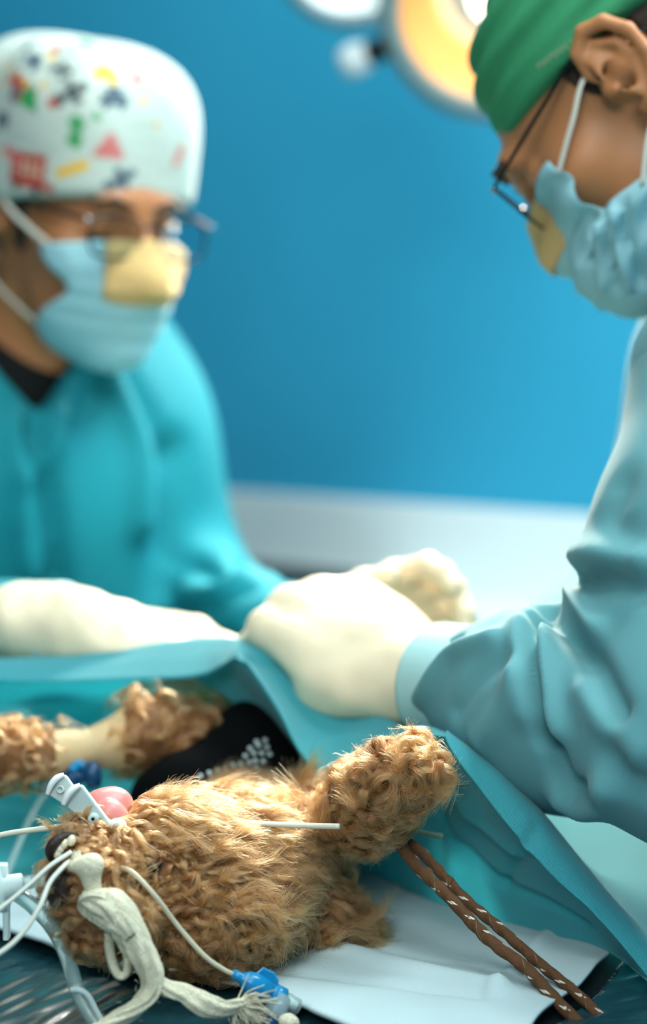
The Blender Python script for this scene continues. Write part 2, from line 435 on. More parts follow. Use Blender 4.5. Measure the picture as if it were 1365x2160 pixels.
# ------------------------------------------------------------------ people: heads
def frame(F, U):
    F = nrm(F); U = nrm(U - F * (F @ U)); L = np.cross(U, F); return np.stack([F, L, U])     # rows: head axes
def head_sdf(q, ear_r=True, ear_l=True, cr=((-.006, 0, .052), (.098, .077, .086)), ex=0.0):
    """q in head axes: x forward, y left, z up, origin between the ears"""
    d = ell(q, *cr)
    d = smin(d, ell(q, (.040, 0, -.006), (.058, .058, .085)), .03)
    d = smin(d, ell(q, (.045, 0, -.062), (.046, .049, .043)), .025)
    d = smin(d, ell(q, (.082, 0, -.094), (.017, .02, .016)), .022)
    d = smin(d, cone(q, (.092, -.03, .030), (.092, .03, .030), .010, .010), .016)
    for s in (-1, 1):
        d = smin(d, ell(q, (.066, s * .044, -.014), (.022, .02, .02)), .02)
        d = smax(d, -ell(q, (.104, s * .033, .010), (.014, .019, .013)), .014)
        d = smin(d, ell(q, (.0815, s * .032, .010), (.0125, .0150, .0115)), .004)          # lidded eye
    d = smin(d, cone(q, (.096, 0, .016), (.116, 0, -.026), .0075, .011), .012)
    for s in (-1, 1): d = smin(d, ell(q, (.106, s * .011, -.030), (.010, .008, .008)), .006)
    d = smin(d, cone(q, (.098, -.016, -.052), (.098, .016, -.052), .0055, .0055), .008)
    d = smin(d, cone(q, (.096, -.014, -.062), (.096, .014, -.062), .006, .006), .006)
    for s, on in ((-1, ear_r), (1, ear_l)):
        if on: d = smin(d, ear_sdf(q, s, ex), .006)
    return d
def ear_sdf(q, s, ex=0.0):
    """an ear: helix, antihelix, hollow, tragus, lobe; rides on the side s"""
    q = (q - np.array((ex, 0, -.45 * ex))) / (.95 if ex else 1.0) 
    y0 = .071 if not ex else .0755
    pts = [(.006, .004, .002), (.009, .008, .016), (.004, .013, .029), (-.009, .017, .035), (-.022, .020, .027), (-.028, .021, .010), (-.025, .018, -.008), (-.016, .013, -.022), (-.004, .009, -.031), (.002, .006, -.028)]
    rr = [.0032, .0042, .0048, .005, .005, .0046, .0044, .005, .0068, .005]
    pts = [(a, s * (y0 + b), c) for a, b, c in pts]
    Rm = frame((.9, s * .42, 0), (0.1, 0, 1))
    d = ell(q, (-.010, s * (y0 + .0095), .003), (.019, .0045, .032), Rm)
    d = smax(d, -ell(q, (-.003, s * (y0 + .012), -.003), (.010, .009, .013)), .003)
    d = smin(d, chain(q, pts, rr, .002), .003)
    an = [(-.008, s * (y0 + .014), .024), (-.017, s * (y0 + .0155), .013), (-.018, s * (y0 + .0145), -.002), (-.010, s * (y0 + .0125), -.015)]
    d = smin(d, chain(q, an, [.003, .0036, .0038, .0036], .002), .003)
    d = smin(d, cone(q, (.009, s * (y0 + .004), -.001), (.006, s * (y0 + .0085), -.006), .005, .004), .004)
    return smin(d, cone(q, (-.004, s * (y0 - .006), 0), (-.008, s * (y0 + .006), 0), .014, .010), .006)

def fold_noise(V, N, amp, freq, seed, stretch=(1, 1, 1)):
    a = waves(V, freq, seed, 12, stretch); return V + N * (amp * np.tanh(a) )[:, None]

M_SKIN_L = mat('tan_skin', (178, 114, 72), 0.5, var=0.08, vscale=40, sss=0.12, bump=0.05, bscale=400)
M_SKIN_R = mat('brown_skin', (190, 124, 80), 0.45, var=0.10, vscale=40, sss=0.12, bump=0.08, bscale=500)
M_HAIR = mat('dark_hair', (58, 40, 28), 0.5, var=0.3, vscale=300, bump=0.5, bscale=700)
M_MASK = mat('mask_blue', (178, 224, 232), 0.75, var=0.04, vscale=30, transl=0.35, weave=0.1)
M_MASKW = mat('mask_inner_white', (226, 232, 226), 0.75, transl=0.25)
M_MASKY = mat('mask_nose_yellow', (204, 166, 108), 0.8, var=0.05, vscale=60)  # pale yellow for the patch raised over the nose
M_LOOP = mat('ear_loop_white', (225, 215, 200), 0.8)
M_GOWN_L = mat('gown_teal', (20, 134, 146), 0.8, var=0.05, vscale=12, twill=0.15)
M_GOWN_R = mat('gown_grey_teal', (92, 150, 156), 0.75, var=0.05, vscale=25, twill=0.25, sheen=0.15, bump=0.05, bscale=900)
M_BLACKC = mat('black_cotton', (14, 15, 17), 0.9)
M_GLOVE = mat('latex_glove', (242, 222, 190), 0.42, var=0.04, vscale=30, sss=0.2, bump=0.12, bscale=180)
M_CUFF = mat('cuff_pale_teal', (176, 216, 214), 0.8, twill=0.4)
M_FRAME = mat('black_glasses_frame', (14, 14, 16), 0.25)
M_LENS = mat('glasses_lens', (235, 245, 250), 0.05, trans=1.0, ior=1.06, spec=0.2)
M_GLINT = mat('steel_hinge', (200, 200, 200), 0.15, metal=1.0)

def to_world(q, O, A): return np.asarray(q) @ A + O
# ---- masks: a sheet lying over nose, cheeks and chin, pleated, open at its side edges
def mask_sheet(sdf, O, A, name, parent, z_top, z_bot, a0, a1, off, side_z, pucker=0.0, na=72, nz=46, bulge=0.012, b0=.1):
    """angles a0..a1 (degrees, left positive) round the face; returns world points for loop corners"""
    an = np.radians(np.linspace(a0, a1, na)); vv = np.linspace(0, 1, nz)
    amid = (a0 + a1) / 2; ahalf = (a1 - a0) / 2
    G = np.zeros((nz, na, 3)); 
    for j, a in enumerate(an):
        e = abs((math.degrees(a) - amid) / ahalf)                         # 0 middle .. 1 edge
        zt = z_top(e) ; zb = z_bot(e)
        for i, v in enumerate(vv):
            z = zt + (zb - zt) * v; G[i, j] = (0.018, 0, z)
    dirs = np.stack([np.cos(an), np.sin(an), 0 * an], 1)[None, :, :].repeat(nz, 0)
    t = np.full((nz, na), .02); 
    ts = np.linspace(.19, .02, 90)
    hit = np.zeros((nz, na), bool)
    for tt in ts:
        p = (G + dirs * tt).reshape(-1, 3); dd = sdf(p).reshape(nz, na)
        new = (~hit) & (dd < off); t[new] = tt; hit |= new
    t0 = t.copy()
    for _ in range(60):                                                    # taut sheet: convex, never inside the face
        s = t.copy(); s[1:-1] = (t[:-2] + t[2:]) / 2; u = s.copy(); u[:, 1:-1] = (s[:, :-2] + s[:, 2:]) / 2
        t = np.maximum(t0, u)
    E = np.abs((np.degrees(an) - amid) / ahalf)[None, :]
    VV = vv[:, None]
    t = t + bulge * np.clip(1 - E, 0, 1) ** .6 * np.sin(np.clip((VV - b0) / (1 - b0), 0, 1) * pi) ** .8
    pleat = np.zeros((nz, 1))
    for k, pz in enumerate((.36, .52, .68)): pleat += .0026 * np.clip(1 - np.abs(VV - pz) / .07, 0, 1) * np.where(VV > pz, .3, 1)
    t = t + pleat * (1 - .5 * E)
    if pucker: t = t + pucker * np.sin(VV * 24 + 2.2 * np.sin(E * 5)) * np.clip(E, 0, 1) ** 1.1 * (1 - np.exp(-((1 - E) / .04) ** 2) * .3)
    p = G + dirs * t[..., None]
    W = to_world(p.reshape(-1, 3), O, A).reshape(nz, na, 3)
    return W, p
def sheet_faces(nr, nc, r0=0, r1=None, c0=0, c1=None):
    idx = np.arange(nr * nc).reshape(nr, nc)[r0:r1, c0:c1]
    return np.stack([idx[:-1, :-1], idx[:-1, 1:], idx[1:, 1:], idx[1:, :-1]], -1).reshape(-1, 4)
def solid(o, th, off=-1):
    m = o.modifiers.new('thick', 'SOLIDIFY'); m.thickness = th; m.offset = off; return o
def subset(V, Q):
    u, inv = np.unique(Q, return_inverse=True); return V[u], inv.reshape(Q.shape)

# ---- gloves: palm and five separate fingers
def hand_sdf(O, Fd, Bk, s, curl, spread=.12, thumb=(.6, .5), scale=1.0, thumb_curl=.35):
    """O wrist, Fd towards fingers, Bk back of the hand, s=+1 thumb on +lateral side; curl: per finger (knuckle, middle, end)"""
    Fd = nrm(Fd); Bk = nrm(Bk - Fd * (Fd @ Bk)); Lt = np.cross(Bk, Fd) * s
    def L(x, y, z): return O + scale * (Fd * x + Lt * y + Bk * z)
    bases = [(.092, .031, 0), (.096, .011, .003), (.091, -.010, .002), (.083, -.029, -.003)]
    lens = [(.042, .026, .020), (.046, .030, .021), (.043, .028, .021), (.034, .021, .019)]
    rads = [(.0105, .0093, .0086, .0072), (.0108, .0096, .0088, .0073), (.0103, .0092, .0084, .0070), (.0094, .0082, .0075, .0064)]
    fingers = []
    for i in range(4):
        p = np.array(bases[i]); yaw = spread * (1.5 - i) * .6; ang = 0; pts = [L(*p)]
        for k in range(3):
            ang += curl[i][k]; dr = np.array((math.cos(ang) * math.cos(yaw), math.sin(yaw) * math.cos(ang), -math.sin(ang)))
            p = p + dr * lens[i][k]; pts.append(L(*p))
        fingers.append((pts, [r * scale for r in rads[i]]))
    tb = np.array((.026, .028, -.008)); ta, td = thumb; pts = [L(*tb)]; ang = ta; p = tb
    for k, l in enumerate((.042, .032, .025)):
        dr = np.array((math.cos(ang), math.sin(ang), -td)); dr /= np.linalg.norm(dr); p = p + dr * l; pts.append(L(*p)); ang -= thumb_curl
    fingers.append((pts, [.0145 * scale, .0115 * scale, .0102 * scale, .0082 * scale]))
    R_ = np.stack([Fd, Lt, Bk])
    def f(q):
        d = ell(q, L(.052, .001, -.002), np.array((.056, .043, .017)) * scale, R_)
        d = smin(d, cone(q, L(-.03, 0, 0), L(.03, 0, -.001), .026 * scale, .024 * scale), .02)
        for b in bases: d = smin(d, cone(q, L(.02, b[1] * .5, 0), L(*b), .013 * scale, .0112 * scale), .012)
        d = smin(d, cone(q, L(.02, .018, -.008), L(.045, .03, -.012), .017 * scale, .014 * scale), .015)
        g = None
        for pts, rs in fingers:
            c = chain(q, pts, rs, .004); g = c if g is None else np.minimum(g, c)
        return smin(d, g, .007)
    allp = np.concatenate([np.array(p) for p, _ in fingers] + [np.array([L(-.05, 0, 0), L(.05, .05, 0), L(.05, -.05, 0)])])
    return f, allp.min(0) - .035, allp.max(0) + .035, L
def sdf_obj(name, f, lo, hi, h, m, parent, relax=1, post=None):
    V, Q = nets(f, *bounds(lo, hi, h), relax=relax)
    if post: V = post(V, Q)
    return mesh_obj(name, V, Q, m, parent), V, Q

# ------------------------------------------------------------------ person at the left, printed cap
A_L = frame((.665, -.72, -.20), (.14, -.15, .975))
O_L = P(148, 476, 1.49)
def hw_l(*q): return to_world(np.array(q, float), O_L, A_L)
SHO_L, SHO_R = P(240, 905, 1.66), P(-225, 930, 1.47)
ELB_L, WRI_L = P(395, 1240, 1.64), P(672, 1345, 1.37)
ELB_R, WRI_R = P(-430, 1390, 1.40), P(128, 1322, 1.21)
NECK_L = (SHO_L + SHO_R) / 2 + np.array((0, .035, .045))
FACE_L = nrm(np.array((.55, -.83, 0)))                      # chest direction
HIP_L = np.array((NECK_L[0] + .02, NECK_L[1] + .10, .93))
SIDE_L = np.cross((0, 0, 1), FACE_L)
TL = np.stack([FACE_L, SIDE_L, np.array((0, 0, 1.0))])
CH_L = (NECK_L + HIP_L) / 2
person_l = thing('person', 'person in a white cap printed with toy vehicles, blue mask and bright teal gown', 'person', (HIP_L[0], HIP_L[1], 0))
def legs_sdf(p, hip, side, fwd):
    d = None
    for s in (-1, 1):
        h = hip + side * (s * .09); k = np.array((*(h + fwd * .02 + side * s * .02)[:2], .48)); a = np.array((*(h - fwd * .01 + side * s * .03)[:2], .085))
        e = chain(p, [h, k, a], [.085, .055, .037], .03)
        e = smin(e, cone(p, a + np.array((0, 0, -.04)), np.array((*(a + fwd * .16)[:2], .03)), .035, .026), .02)
        d = e if d is None else smin(d, e, .01)
    return d
def body_l(p):
    q = (p - O_L) @ A_L.T
    d = head_sdf(q)
    nk = to_world(np.array((-.028, 0, -.03)), O_L, A_L)
    d = smin(d, cone(p, nk, NECK_L + FACE_L * .02, .052, .064), .03)
    d = smin(d, chain(p, [SHO_R, NECK_L, SHO_L], [.05, .06, .05], .05), .03)
    d = smin(d, ell(p, NECK_L + (HIP_L - NECK_L) * .33, (.09, .15, .22), TL), .06)
    d = smin(d, ell(p, HIP_L, (.09, .15, .12), TL), .08)
    d = smin(d, chain(p, [SHO_L, ELB_L, WRI_L], [.034, .020, .020], .02), .02)
    d = smin(d, chain(p, [SHO_R, ELB_R, WRI_R], [.034, .020, .020], .02), .02)
    return smin(d, legs_sdf(p, HIP_L, SIDE_L, FACE_L), .05)
def axis_mix(lo, hi, f0, f1, fine, coarse):
    a = rng_lin(lo, f0, coarse)[:-1] if f0 > lo else np.array([]); b = rng_lin(f0, f1, fine); c = rng_lin(f1, hi, coarse)[1:] if hi > f1 else np.array([])
    return np.concatenate([a, b, c])
xs = axis_mix(O_L[0] - .42, O_L[0] + .40, O_L[0] - .15, O_L[0] + .16, .0028, .011)
ys = axis_mix(O_L[1] - .42, O_L[1] + .50, O_L[1] - .16, O_L[1] + .15, .0028, .011)
zs = axis_mix(.0, O_L[2] + .18, O_L[2] - .17, O_L[2] + .16, .0028, .011)
V, Q = nets(body_l, xs, ys, zs)
mesh_obj('body', V, Q, M_SKIN_L, person_l)
# hair at the temples, brows, lashes
def hair_patch(name, f, lo, hi, parent, h=.002): return sdf_obj(name, f, lo, hi, h, M_HAIR, parent)
def local_obj(name, fq, O, A, lo, hi, h, m, parent, relax=1, post=None):
    V, Q = nets(fq, *bounds(lo, hi, h), relax=relax)
    if post: V = post(V, Q)
    return mesh_obj(name, to_world(V, O, A), Q, m, parent)
def brows(O, A, parent):
    for s in (-1, 1):
        f = lambda q: chain(q, [(.104, s * .014, .030), (.1035, s * .030, .0345), (.094, s * .048, .030)], [.0022, .003, .0016], .002)
        local_obj('eyebrow', f, O, A, (.085, -.055, .02), (.112, .055, .042), .0012, M_HAIR, parent)
        f = lambda q: chain(q, [(.0925, s * .020, .0035), (.0945, s * .032, .0015), (.089, s * .045, .0035)], [.0012, .0018, .0012], .001)
        local_obj('eyelashes', f, O, A, (.08, -.052, -.006), (.102, .052, .012), .001, M_HAIR, parent)
brows(O_L, A_L, person_l)
for s in (-1, 1):
    f = lambda q: smax(np.abs(head_sdf(q, False, False)) - .0022, np.maximum(.052 - s * q[:, 1], (np.linalg.norm((q[:, [0, 2]] - np.array((.014, .02))) / np.array((.02, .045)), axis=1) - 1) * .02), .001)
    local_obj('sideburn', f, O_L, A_L, (-.02, -.09, -.04), (.05, .09, .08), .0025, M_HAIR, person_l)
nape = lambda q: smax(head_sdf(q, False, False) - .004, np.maximum(q[:, 0] + .025, np.maximum(-q[:, 2] - .045, q[:, 2] - .06)), .002)
local_obj('back_hair', nape, O_L, A_L, (-.13, -.10, -.06), (0, .10, .08), .003, M_HAIR, person_l)

# printed cap
def cap_l(q):
    r = np.array((.107, .091, .098)); c = np.array((-.008, 0, .061))
    u = np.abs((q - c) / r); k = (u ** 3.0).sum(1) ** (1 / 3.0); d = (k - 1) * .085
    d = smax(d, (.033 - q[:, 2]) - .19 * (.085 - q[:, 0]), .006)
    d += .0016 * np.sin(np.arctan2(q[:, 1], q[:, 0]) * 9 + 30 * q[:, 2]) * np.clip((q[:, 2] - .06) * 12, 0, 1)
    return d
V, Q = nets(cap_l, *bounds((-.14, -.115, -.01), (.125, .115, .19), .0022))
# the print: little vehicles scattered over the cloth, in cloth coordinates (around, up)
ang = np.arctan2(V[:, 1], V[:, 0] + .005)
W_ = to_world(V, O_L, A_L); rel = W_ - CAMP
dep = rel @ D
around = ang * .105; upz = V[:, 2] + .35 * np.clip(V[:, 2] - .13, 0, 1)
base = np.array(lin((186, 194, 184)))
col = np.tile(base, (len(V), 1))
def cap_uv(px, py):
    """cloth coordinates of a point on the cap, found on the cap itself"""
    h = on_surface(CAPT, px, py)
    if h is None: return None
    q = (h - O_L) @ A_L.T
    return np.array((math.atan2(q[1], q[0] + .005) * .105, q[2] + .35 * max(0, q[2] - .13)))
CAPT = bvh(W_, Q)
RED, YEL, GRN, BLK, PNK, GRY, NAVY, ORG = [np.array(lin(c)) for c in ((176, 52, 34), (224, 168, 10), (34, 140, 74), (46, 54, 58), (204, 100, 96), (150, 160, 150), (56, 74, 92), (214, 140, 40))]
def paint(cu, cv, shape, c, s=1.0, rot=0.0, op=1.0):
    du = -(around - cu) / s; dv = (upz - cv) / s
    a = du * math.cos(rot) + dv * math.sin(rot); b = -du * math.sin(rot) + dv * math.cos(rot)
    B_ = lambda x, y, w, h: (np.abs(a - x) < w) & (np.abs(b - y) < h)
    C_ = lambda x, y, r: (a - x) ** 2 + (b - y) ** 2 < r * r
    if shape == 'bus': m = B_(0, .002, .017, .0125) | B_(-.004, -.009, .021, .003)
    elif shape == 'car': m = B_(0, -.001, .013, .004) | (B_(0, .005, .008, .004)) | C_(-.007, -.006, .003) | C_(.007, -.006, .003)
    elif shape == 'cone': m = (b > -.008) & (b < .011) & (np.abs(a) < .014 - (b + .008) * .65)
    elif shape == 'bar': m = B_(0, 0, .013, .0042)
    elif shape == 'dumb': m = C_(0, .007, .0065) | C_(0, -.007, .0065) | B_(0, 0, .0042, .007)
    elif shape == 'plane': m = B_(0, 0, .013, .003) | B_(-.001, 0, .003, .009) | B_(.011, 0, .002, .005)
    elif shape == 'dot': m = C_(0, 0, .0045)
    elif shape == 'text': m = (np.abs(b) < .004) & (np.abs(a) < .012) & (np.sin(a * 1400) > -.2)
    elif shape == 'frame': m = B_(0, 0, .011, .008) & ~B_(0, 0, .0095, .0065)
    else: m = C_(0, 0, .006)
    col[m] = col[m] * (1 - op) + c * op
    if shape == 'bus':
        for wx in (-.011, -.004, .003, .010): col[B_(wx, .007, .002, .002) | B_(wx, .0005, .002, .002)] = np.array(lin((222, 190, 160)))
        for wx in (-.011, .009): col[C_(wx, -.0125, .0035)] = BLK
prints = [(54, 362, 'bus', RED, 1.05, .05), (152, 357, 'bar', YEL, 1.0, -.45), (232, 312, 'cone', PNK, 1.1, 0), (160, 278, 'dumb', GRN, .95, 0),
          (152, 196, 'plane', BLK, 1.1, -.6), (242, 208, 'car', NAVY, 1.05, 0), (44, 198, 'car', NAVY, 1.05, 0), (224, 156, 'car', YEL, 1.0, .2),
          (130, 146, 'plane', BLK, .95, .05), (118, 104, 'cone', RED, .6, .2), (185, 92, 'bar', GRN, .9, .1), (205, 98, 'dot', BLK, .8, 0), (262, 110, 'bar', GRY, 1.1, -1.0),
          (290, 166, 'cone', PNK, .6, 0), (110, 218, 'dot', RED, 1.0, 0), (203, 246, 'dot', GRN, .8, 0), (255, 380, 'plane', NAVY, 1.2, -.6),
          (295, 262, 'text', GRY, 1.2, 0), (50, 290, 'text', GRY, 1.2, 0), (50, 145, 'text', GRY, 1.3, 0), (312, 318, 'frame', GRY, 1.1, 0), (92, 178, 'dot', YEL, .7, 0),
          (303, 212, 'dot', YEL, .7, 0), (378, 328, 'bar', PNK, .8, -1.1), (92, 316, 'text', GRY, 1.0, 0), (5, 255, 'car', NAVY, .8, 0), (350, 225, 'dumb', GRY, .7, 0), (330, 262, 'dot', ORG, .5, 0),
          (8, 172, 'dot', YEL, .8, 0), (3, 328, 'dot', YEL, .6, 0), (355, 360, 'text', GRY, .9, 0), (75, 240, 'dot', GRY, .7, 0)]
for px, py, sh, c, s, r in prints:
    uvp = cap_uv(px, py)
    if uvp is not None: paint(uvp[0], uvp[1], sh, c, s, r, .35 if (c is GRY) else .92)
for i in range(70):                                        # the rest of the cap, out of view
    a_ = rng.uniform(pi * .55, pi * 1.75) * .105; a_ = a_ if a_ < pi * .105 else a_ - 2 * pi * .105
    paint(a_, rng.uniform(.04, .16), ['car', 'cone', 'bar', 'plane', 'dot'][i % 5], [NAVY, PNK, YEL, GRN, RED][(i * 3) % 5], .9, rng.uniform(-.5, .5))
M_CAP = mat('printed_cap_cloth', (236, 238, 230), 0.8, twill=0.1)
nt = M_CAP.node_tree; at = nt.nodes.new('ShaderNodeAttribute'); at.attribute_name = 'col'
nt.links.new(at.outputs['Color'], nt.nodes['Principled BSDF'].inputs['Base Color'])
mesh_obj('surgical_cap', W_, Q, M_CAP, person_l, col=col)
# mask
sd_l = lambda q: head_sdf(q, False, False)
zt = lambda e: .004 - .020 * e ** 1.5
zb = lambda e: -.112 + .022 * e ** 2
Wm, pm = mask_sheet(sd_l, O_L, A_L, 'mask', person_l, zt, zb, -74, 74, .004, 0, bulge=.012)
nzm, nam = Wm.shape[:2]
Fm = sheet_faces(nzm, nam)
# near side edge scooped between the two loop corners
cent = pm.reshape(-1, 3)[Fm].mean(1)
angf = np.degrees(np.arctan2(cent[:, 1], cent[:, 0] - .018)); zf = cent[:, 2]
keep = ~((np.abs(angf) > 60 - 22 * np.exp(-((zf + .042) / .018) ** 2) + 14 * np.clip((-zf - .07) / .03, 0, 1)))
Vs, Qs = subset(Wm.reshape(-1, 3), Fm[keep]); Vs = even_edge(Vs, Qs)
mk = solid(mesh_obj('face_mask', Vs, Qs, M_MASK, person_l), .0009)
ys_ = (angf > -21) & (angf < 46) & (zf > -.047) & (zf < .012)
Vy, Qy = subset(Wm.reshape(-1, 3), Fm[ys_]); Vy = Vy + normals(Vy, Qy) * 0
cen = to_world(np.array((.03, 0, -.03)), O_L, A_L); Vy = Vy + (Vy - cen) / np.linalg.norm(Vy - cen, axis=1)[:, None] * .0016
solid(mesh_obj('nose_patch', Vy, Qy, M_MASKY, mk), .001)
def corner(W, p, a, z):
    q = p.reshape(-1, 3); an_ = np.degrees(np.arctan2(q[:, 1], q[:, 0] - .018)); i = np.argmin(((an_ - a) / 10) ** 2 + ((q[:, 2] - z) / .008) ** 2); return W.reshape(-1, 3)[i]
for s in (-1, 1):
    e0 = hw_l(-.004, s * .078, .036); e1 = hw_l(-.012, s * .079, -.030); bk = hw_l(-.026, s * .082, .006)
    c0 = corner(Wm, pm, s * 54, -.006); c1 = corner(Wm, pm, s * 66, -.078)
    out = A_L[1] * s * .004
    tube_obj('ear_loop', [c0, (c0 + e0) / 2 + out * 2.5, e0 + out, bk, e1 + out, (c1 + e1) / 2 + out * 2.2, c1], .0026, M_LOOP, person_l, flat=.5)
# glasses
def glasses(O, A, parent, yo=.034, x0=.116, zc=.006, hw_=.025, hh=.017, r=.0013):
    g = parent
    def rim(s):
        t = np.linspace(0, 2 * pi, 40, endpoint=False); n = 3.4
        y = np.sign(np.cos(t)) * np.abs(np.cos(t)) ** (2 / n) * hw_; z = np.sign(np.sin(t)) * np.abs(np.sin(t)) ** (2 / n) * hh
        return [to_world(np.array((x0 - .09 * abs(s * yo + yy) ** 1.0 * .22, s * yo + yy, zc + zz)), O, A) for yy, zz in zip(y, z)]
    root = tube_obj('glasses_frame', [to_world(np.array((x0 + .001, yy, zc + .006 + .004 * math.cos(yy * 140))), O, A) for yy in (-.010, -.005, 0, .005, .010)], r * 1.1, M_FRAME, g)
    for s in (-1, 1):
        pts = rim(s); V_, F_, U_ = tube(pts, r, n=8, closed=True); mesh_obj('rim', V_, F_, M_FRAME, root)
        c = np.mean(pts, 0); V_ = [c] + [c + (p - c) * .98 for p in pts]; F_ = [[0, 1 + i, 1 + (i + 1) % 40] for i in range(40)]
        solid(mesh_obj('lens', V_, F_, M_LENS, root), .0012, 0)
        yo2 = s * (yo + hw_)
        hx = x0 - .09 * abs(yo2) * .22
        tube_obj('temple_arm', [to_world(np.array(p), O, A) for p in ((hx, yo2, zc + .013), (hx - .006, s * (abs(yo2) + .009), zc + .013), (.05, s * .077, zc + .018), (.008, s * .0795, zc + .022), (-.012, s * .0805, zc + .012), (-.028, s * .081, zc - .012))], [.0015, .002, .0021, .0021, .0019, .0015], M_FRAME, root, flat=.55, sub=6)
        V_, F_ = box(to_world(np.array((hx + .001, yo2 * 1.06, zc + .013)), O, A), (.003, .006, .003), .0008, A.T); mesh_obj('hinge', V_, F_, M_GLINT, root)
    return root
glasses(O_L, A_L, person_l)
# gown with a V neck over a black undershirt
def gown_core(p):
    d = chain(p, [SHO_R, NECK_L - np.array((0, 0, .02)), SHO_L], [.070, .085, .072], .06)
    d = smin(d, ell(p, NECK_L + (HIP_L - NECK_L) * .33, (.125, .185, .25), TL), .07)
    d = smin(d, chain(p, [NECK_L + (HIP_L - NECK_L) * .4, HIP_L, np.array((HIP_L[0], HIP_L[1], .35))], [.15, .165, .20], .05), .09)
    d = smin(d, chain(p, [SHO_L, ELB_L, WRI_L], [.070, .052, .033], .03), .03)
    d = smin(d, chain(p, [SHO_R, ELB_R, WRI_R - nrm(WRI_R - ELB_R) * .036], [.074, .062, .034], .03), .035)
    d = smax(d, .30 - p[:, 2], .01)
    return d
def trace(f, px, py, d0=.9, d1=2.2):
    r = P(px, py, 1.0) - CAMP; t = d0
    for _ in range(200):
        v = f((CAMP + r * t)[None])[0]
        if v < 5e-4: break
        t += v * .7 / np.linalg.norm(r)
    return CAMP + r * t
VN = trace(gown_core, 124, 866)                          # point of the V
def gown_l(p):
    d = gown_core(p)
    up = (p[:, 2] - VN[2]); lat = np.abs((p - VN) @ SIDE_L + .012 - up * -.02); fr = (p - NECK_L) @ FACE_L
    v = smax(lat - .62 * up, -(fr + .03), .004)
    neck = cone(p, NECK_L + np.array((0, 0, -.01)), NECK_L + FACE_L * .05 + np.array((0, 0, .2)), .082, .10)
    return smax(smax(d, -smin(np.where(up > -.02, lat - .62 * up, 1.0), np.full(len(p), 9.0), .001) * .8 if False else -np.maximum(lat * .85 - .53 * up, -(fr - .0)), .008), -neck, .008)
def post_gl(V, Q):
    N = normals(V, Q)
    V = fold_noise(V, N, .009, 20, 3, (1.2, 1.2, .4)); V = fold_noise(V, normals(V, Q), .003, 60, 5, (1, 1, .6))
    return folds(V, Q, [(p_, a_ * (1.6 if p_[0][0] < 250 else .8), w_) for p_, a_, w_ in [([(60, 900), (95, 1060), (110, 1230)], -.016, .012), ([(30, 890), (55, 1000), (75, 1200)], .012, .014), ([(130, 880), (120, 930), (60, 1000)], .008, .01),
                        ([(150, 905), (190, 860), (210, 800)], -.008, .010), ([(265, 800), (320, 900), (355, 960)], -.012, .012), ([(240, 800), (290, 930), (300, 1100)], .010, .014),
                        ([(370, 950), (350, 1100), (345, 1240)], -.018, .016), ([(400, 1180), (470, 1210), (530, 1180)], -.016, .012), ([(380, 1250), (450, 1240), (520, 1205)], .010, .010),
                        ([(440, 1290), (490, 1250), (560, 1230)], -.012, .010)]])
lo = np.array((-1.0, 1.02, .28)); hi = np.array((.12, 2.0, NECK_L[2] + .16))
sdf_obj('surgical_gown', gown_l, lo, hi, .0085, M_GOWN_L, person_l, relax=2, post=post_gl)
shirt = lambda p: smax(smin(chain(p, [SHO_R, NECK_L, SHO_L], [.054, .074, .054], .05), ell(p, NECK_L + (HIP_L - NECK_L) * .33, (.112, .17, .235), TL), .06), -smin(cone(p, NECK_L + np.array((0, 0, .03)), NECK_L + FACE_L * .03 + np.array((0, 0, .25)), .062, .1), np.full(len(p), 9.0), .001), .01)
sdf_obj('undershirt', shirt, NECK_L - np.array((.26, .26, .36)), NECK_L + np.array((.26, .26, .10)), .008, M_BLACKC, person_l)
# gloved hands
cA = [(.30, .55, .35), (.35, .6, .4), (.4, .6, .4), (.45, .6, .4)]
fA, loA, hiA, LA = hand_sdf(WRI_R + np.array((0, 0, -.0)), P(430, 1365, 1.22) - WRI_R, np.array((.10, -.12, 1)), 1, cA, thumb=(.35, .5), scale=1.04)
EA = nrm(WRI_R - ELB_R)
fAg = lambda p: smin(fA(p), cone(p, WRI_R - EA * .05, WRI_R + EA * .01, .030, .027), .015)
sdf_obj('glove', fAg, loA - .05, hiA + .02, .0028, M_GLOVE, person_l, post=lambda V, Q: fold_noise(V, normals(V, Q), .0009, 190, 11, (1.6, .7, .7)))
cB = [(.40, .45, .3), (.62, .75, .4), (.75, .8, .45), (.85, .8, .45)]
fB, loB, hiB, LB = hand_sdf(WRI_L, P(900, 1246, 1.33) - WRI_L, np.array((-.15, .75, .65)), -1, cB, spread=.42, thumb=(.75, .25), scale=1.0)
EB = nrm(WRI_L - ELB_L)
fBg = lambda p: smin(fB(p), cone(p, WRI_L - EB * .05, WRI_L, .030, .027), .015)
sdf_obj('glove', fBg, loB - .05, hiB + .02, .0028, M_GLOVE, person_l)
# sleeve cuffs
def cuff(name, W0, E, r, m, parent, ln=.045):
    V_, F_, U_ = tube([W0 - E * ln, W0 - E * ln * .6, W0 - E * ln * .2, W0], [r * 1.12, r * 1.06, r, r * .98], n=28, sub=6)
    return mesh_obj(name, V_, F_, m, parent, uv=U_)
cuff('sleeve_cuff', WRI_R + EA * .004, EA, .0330, M_CUFF, person_l)
cuff('sleeve_cuff', WRI_L - EB * .02, EB, .0315, M_GOWN_L, person_l)
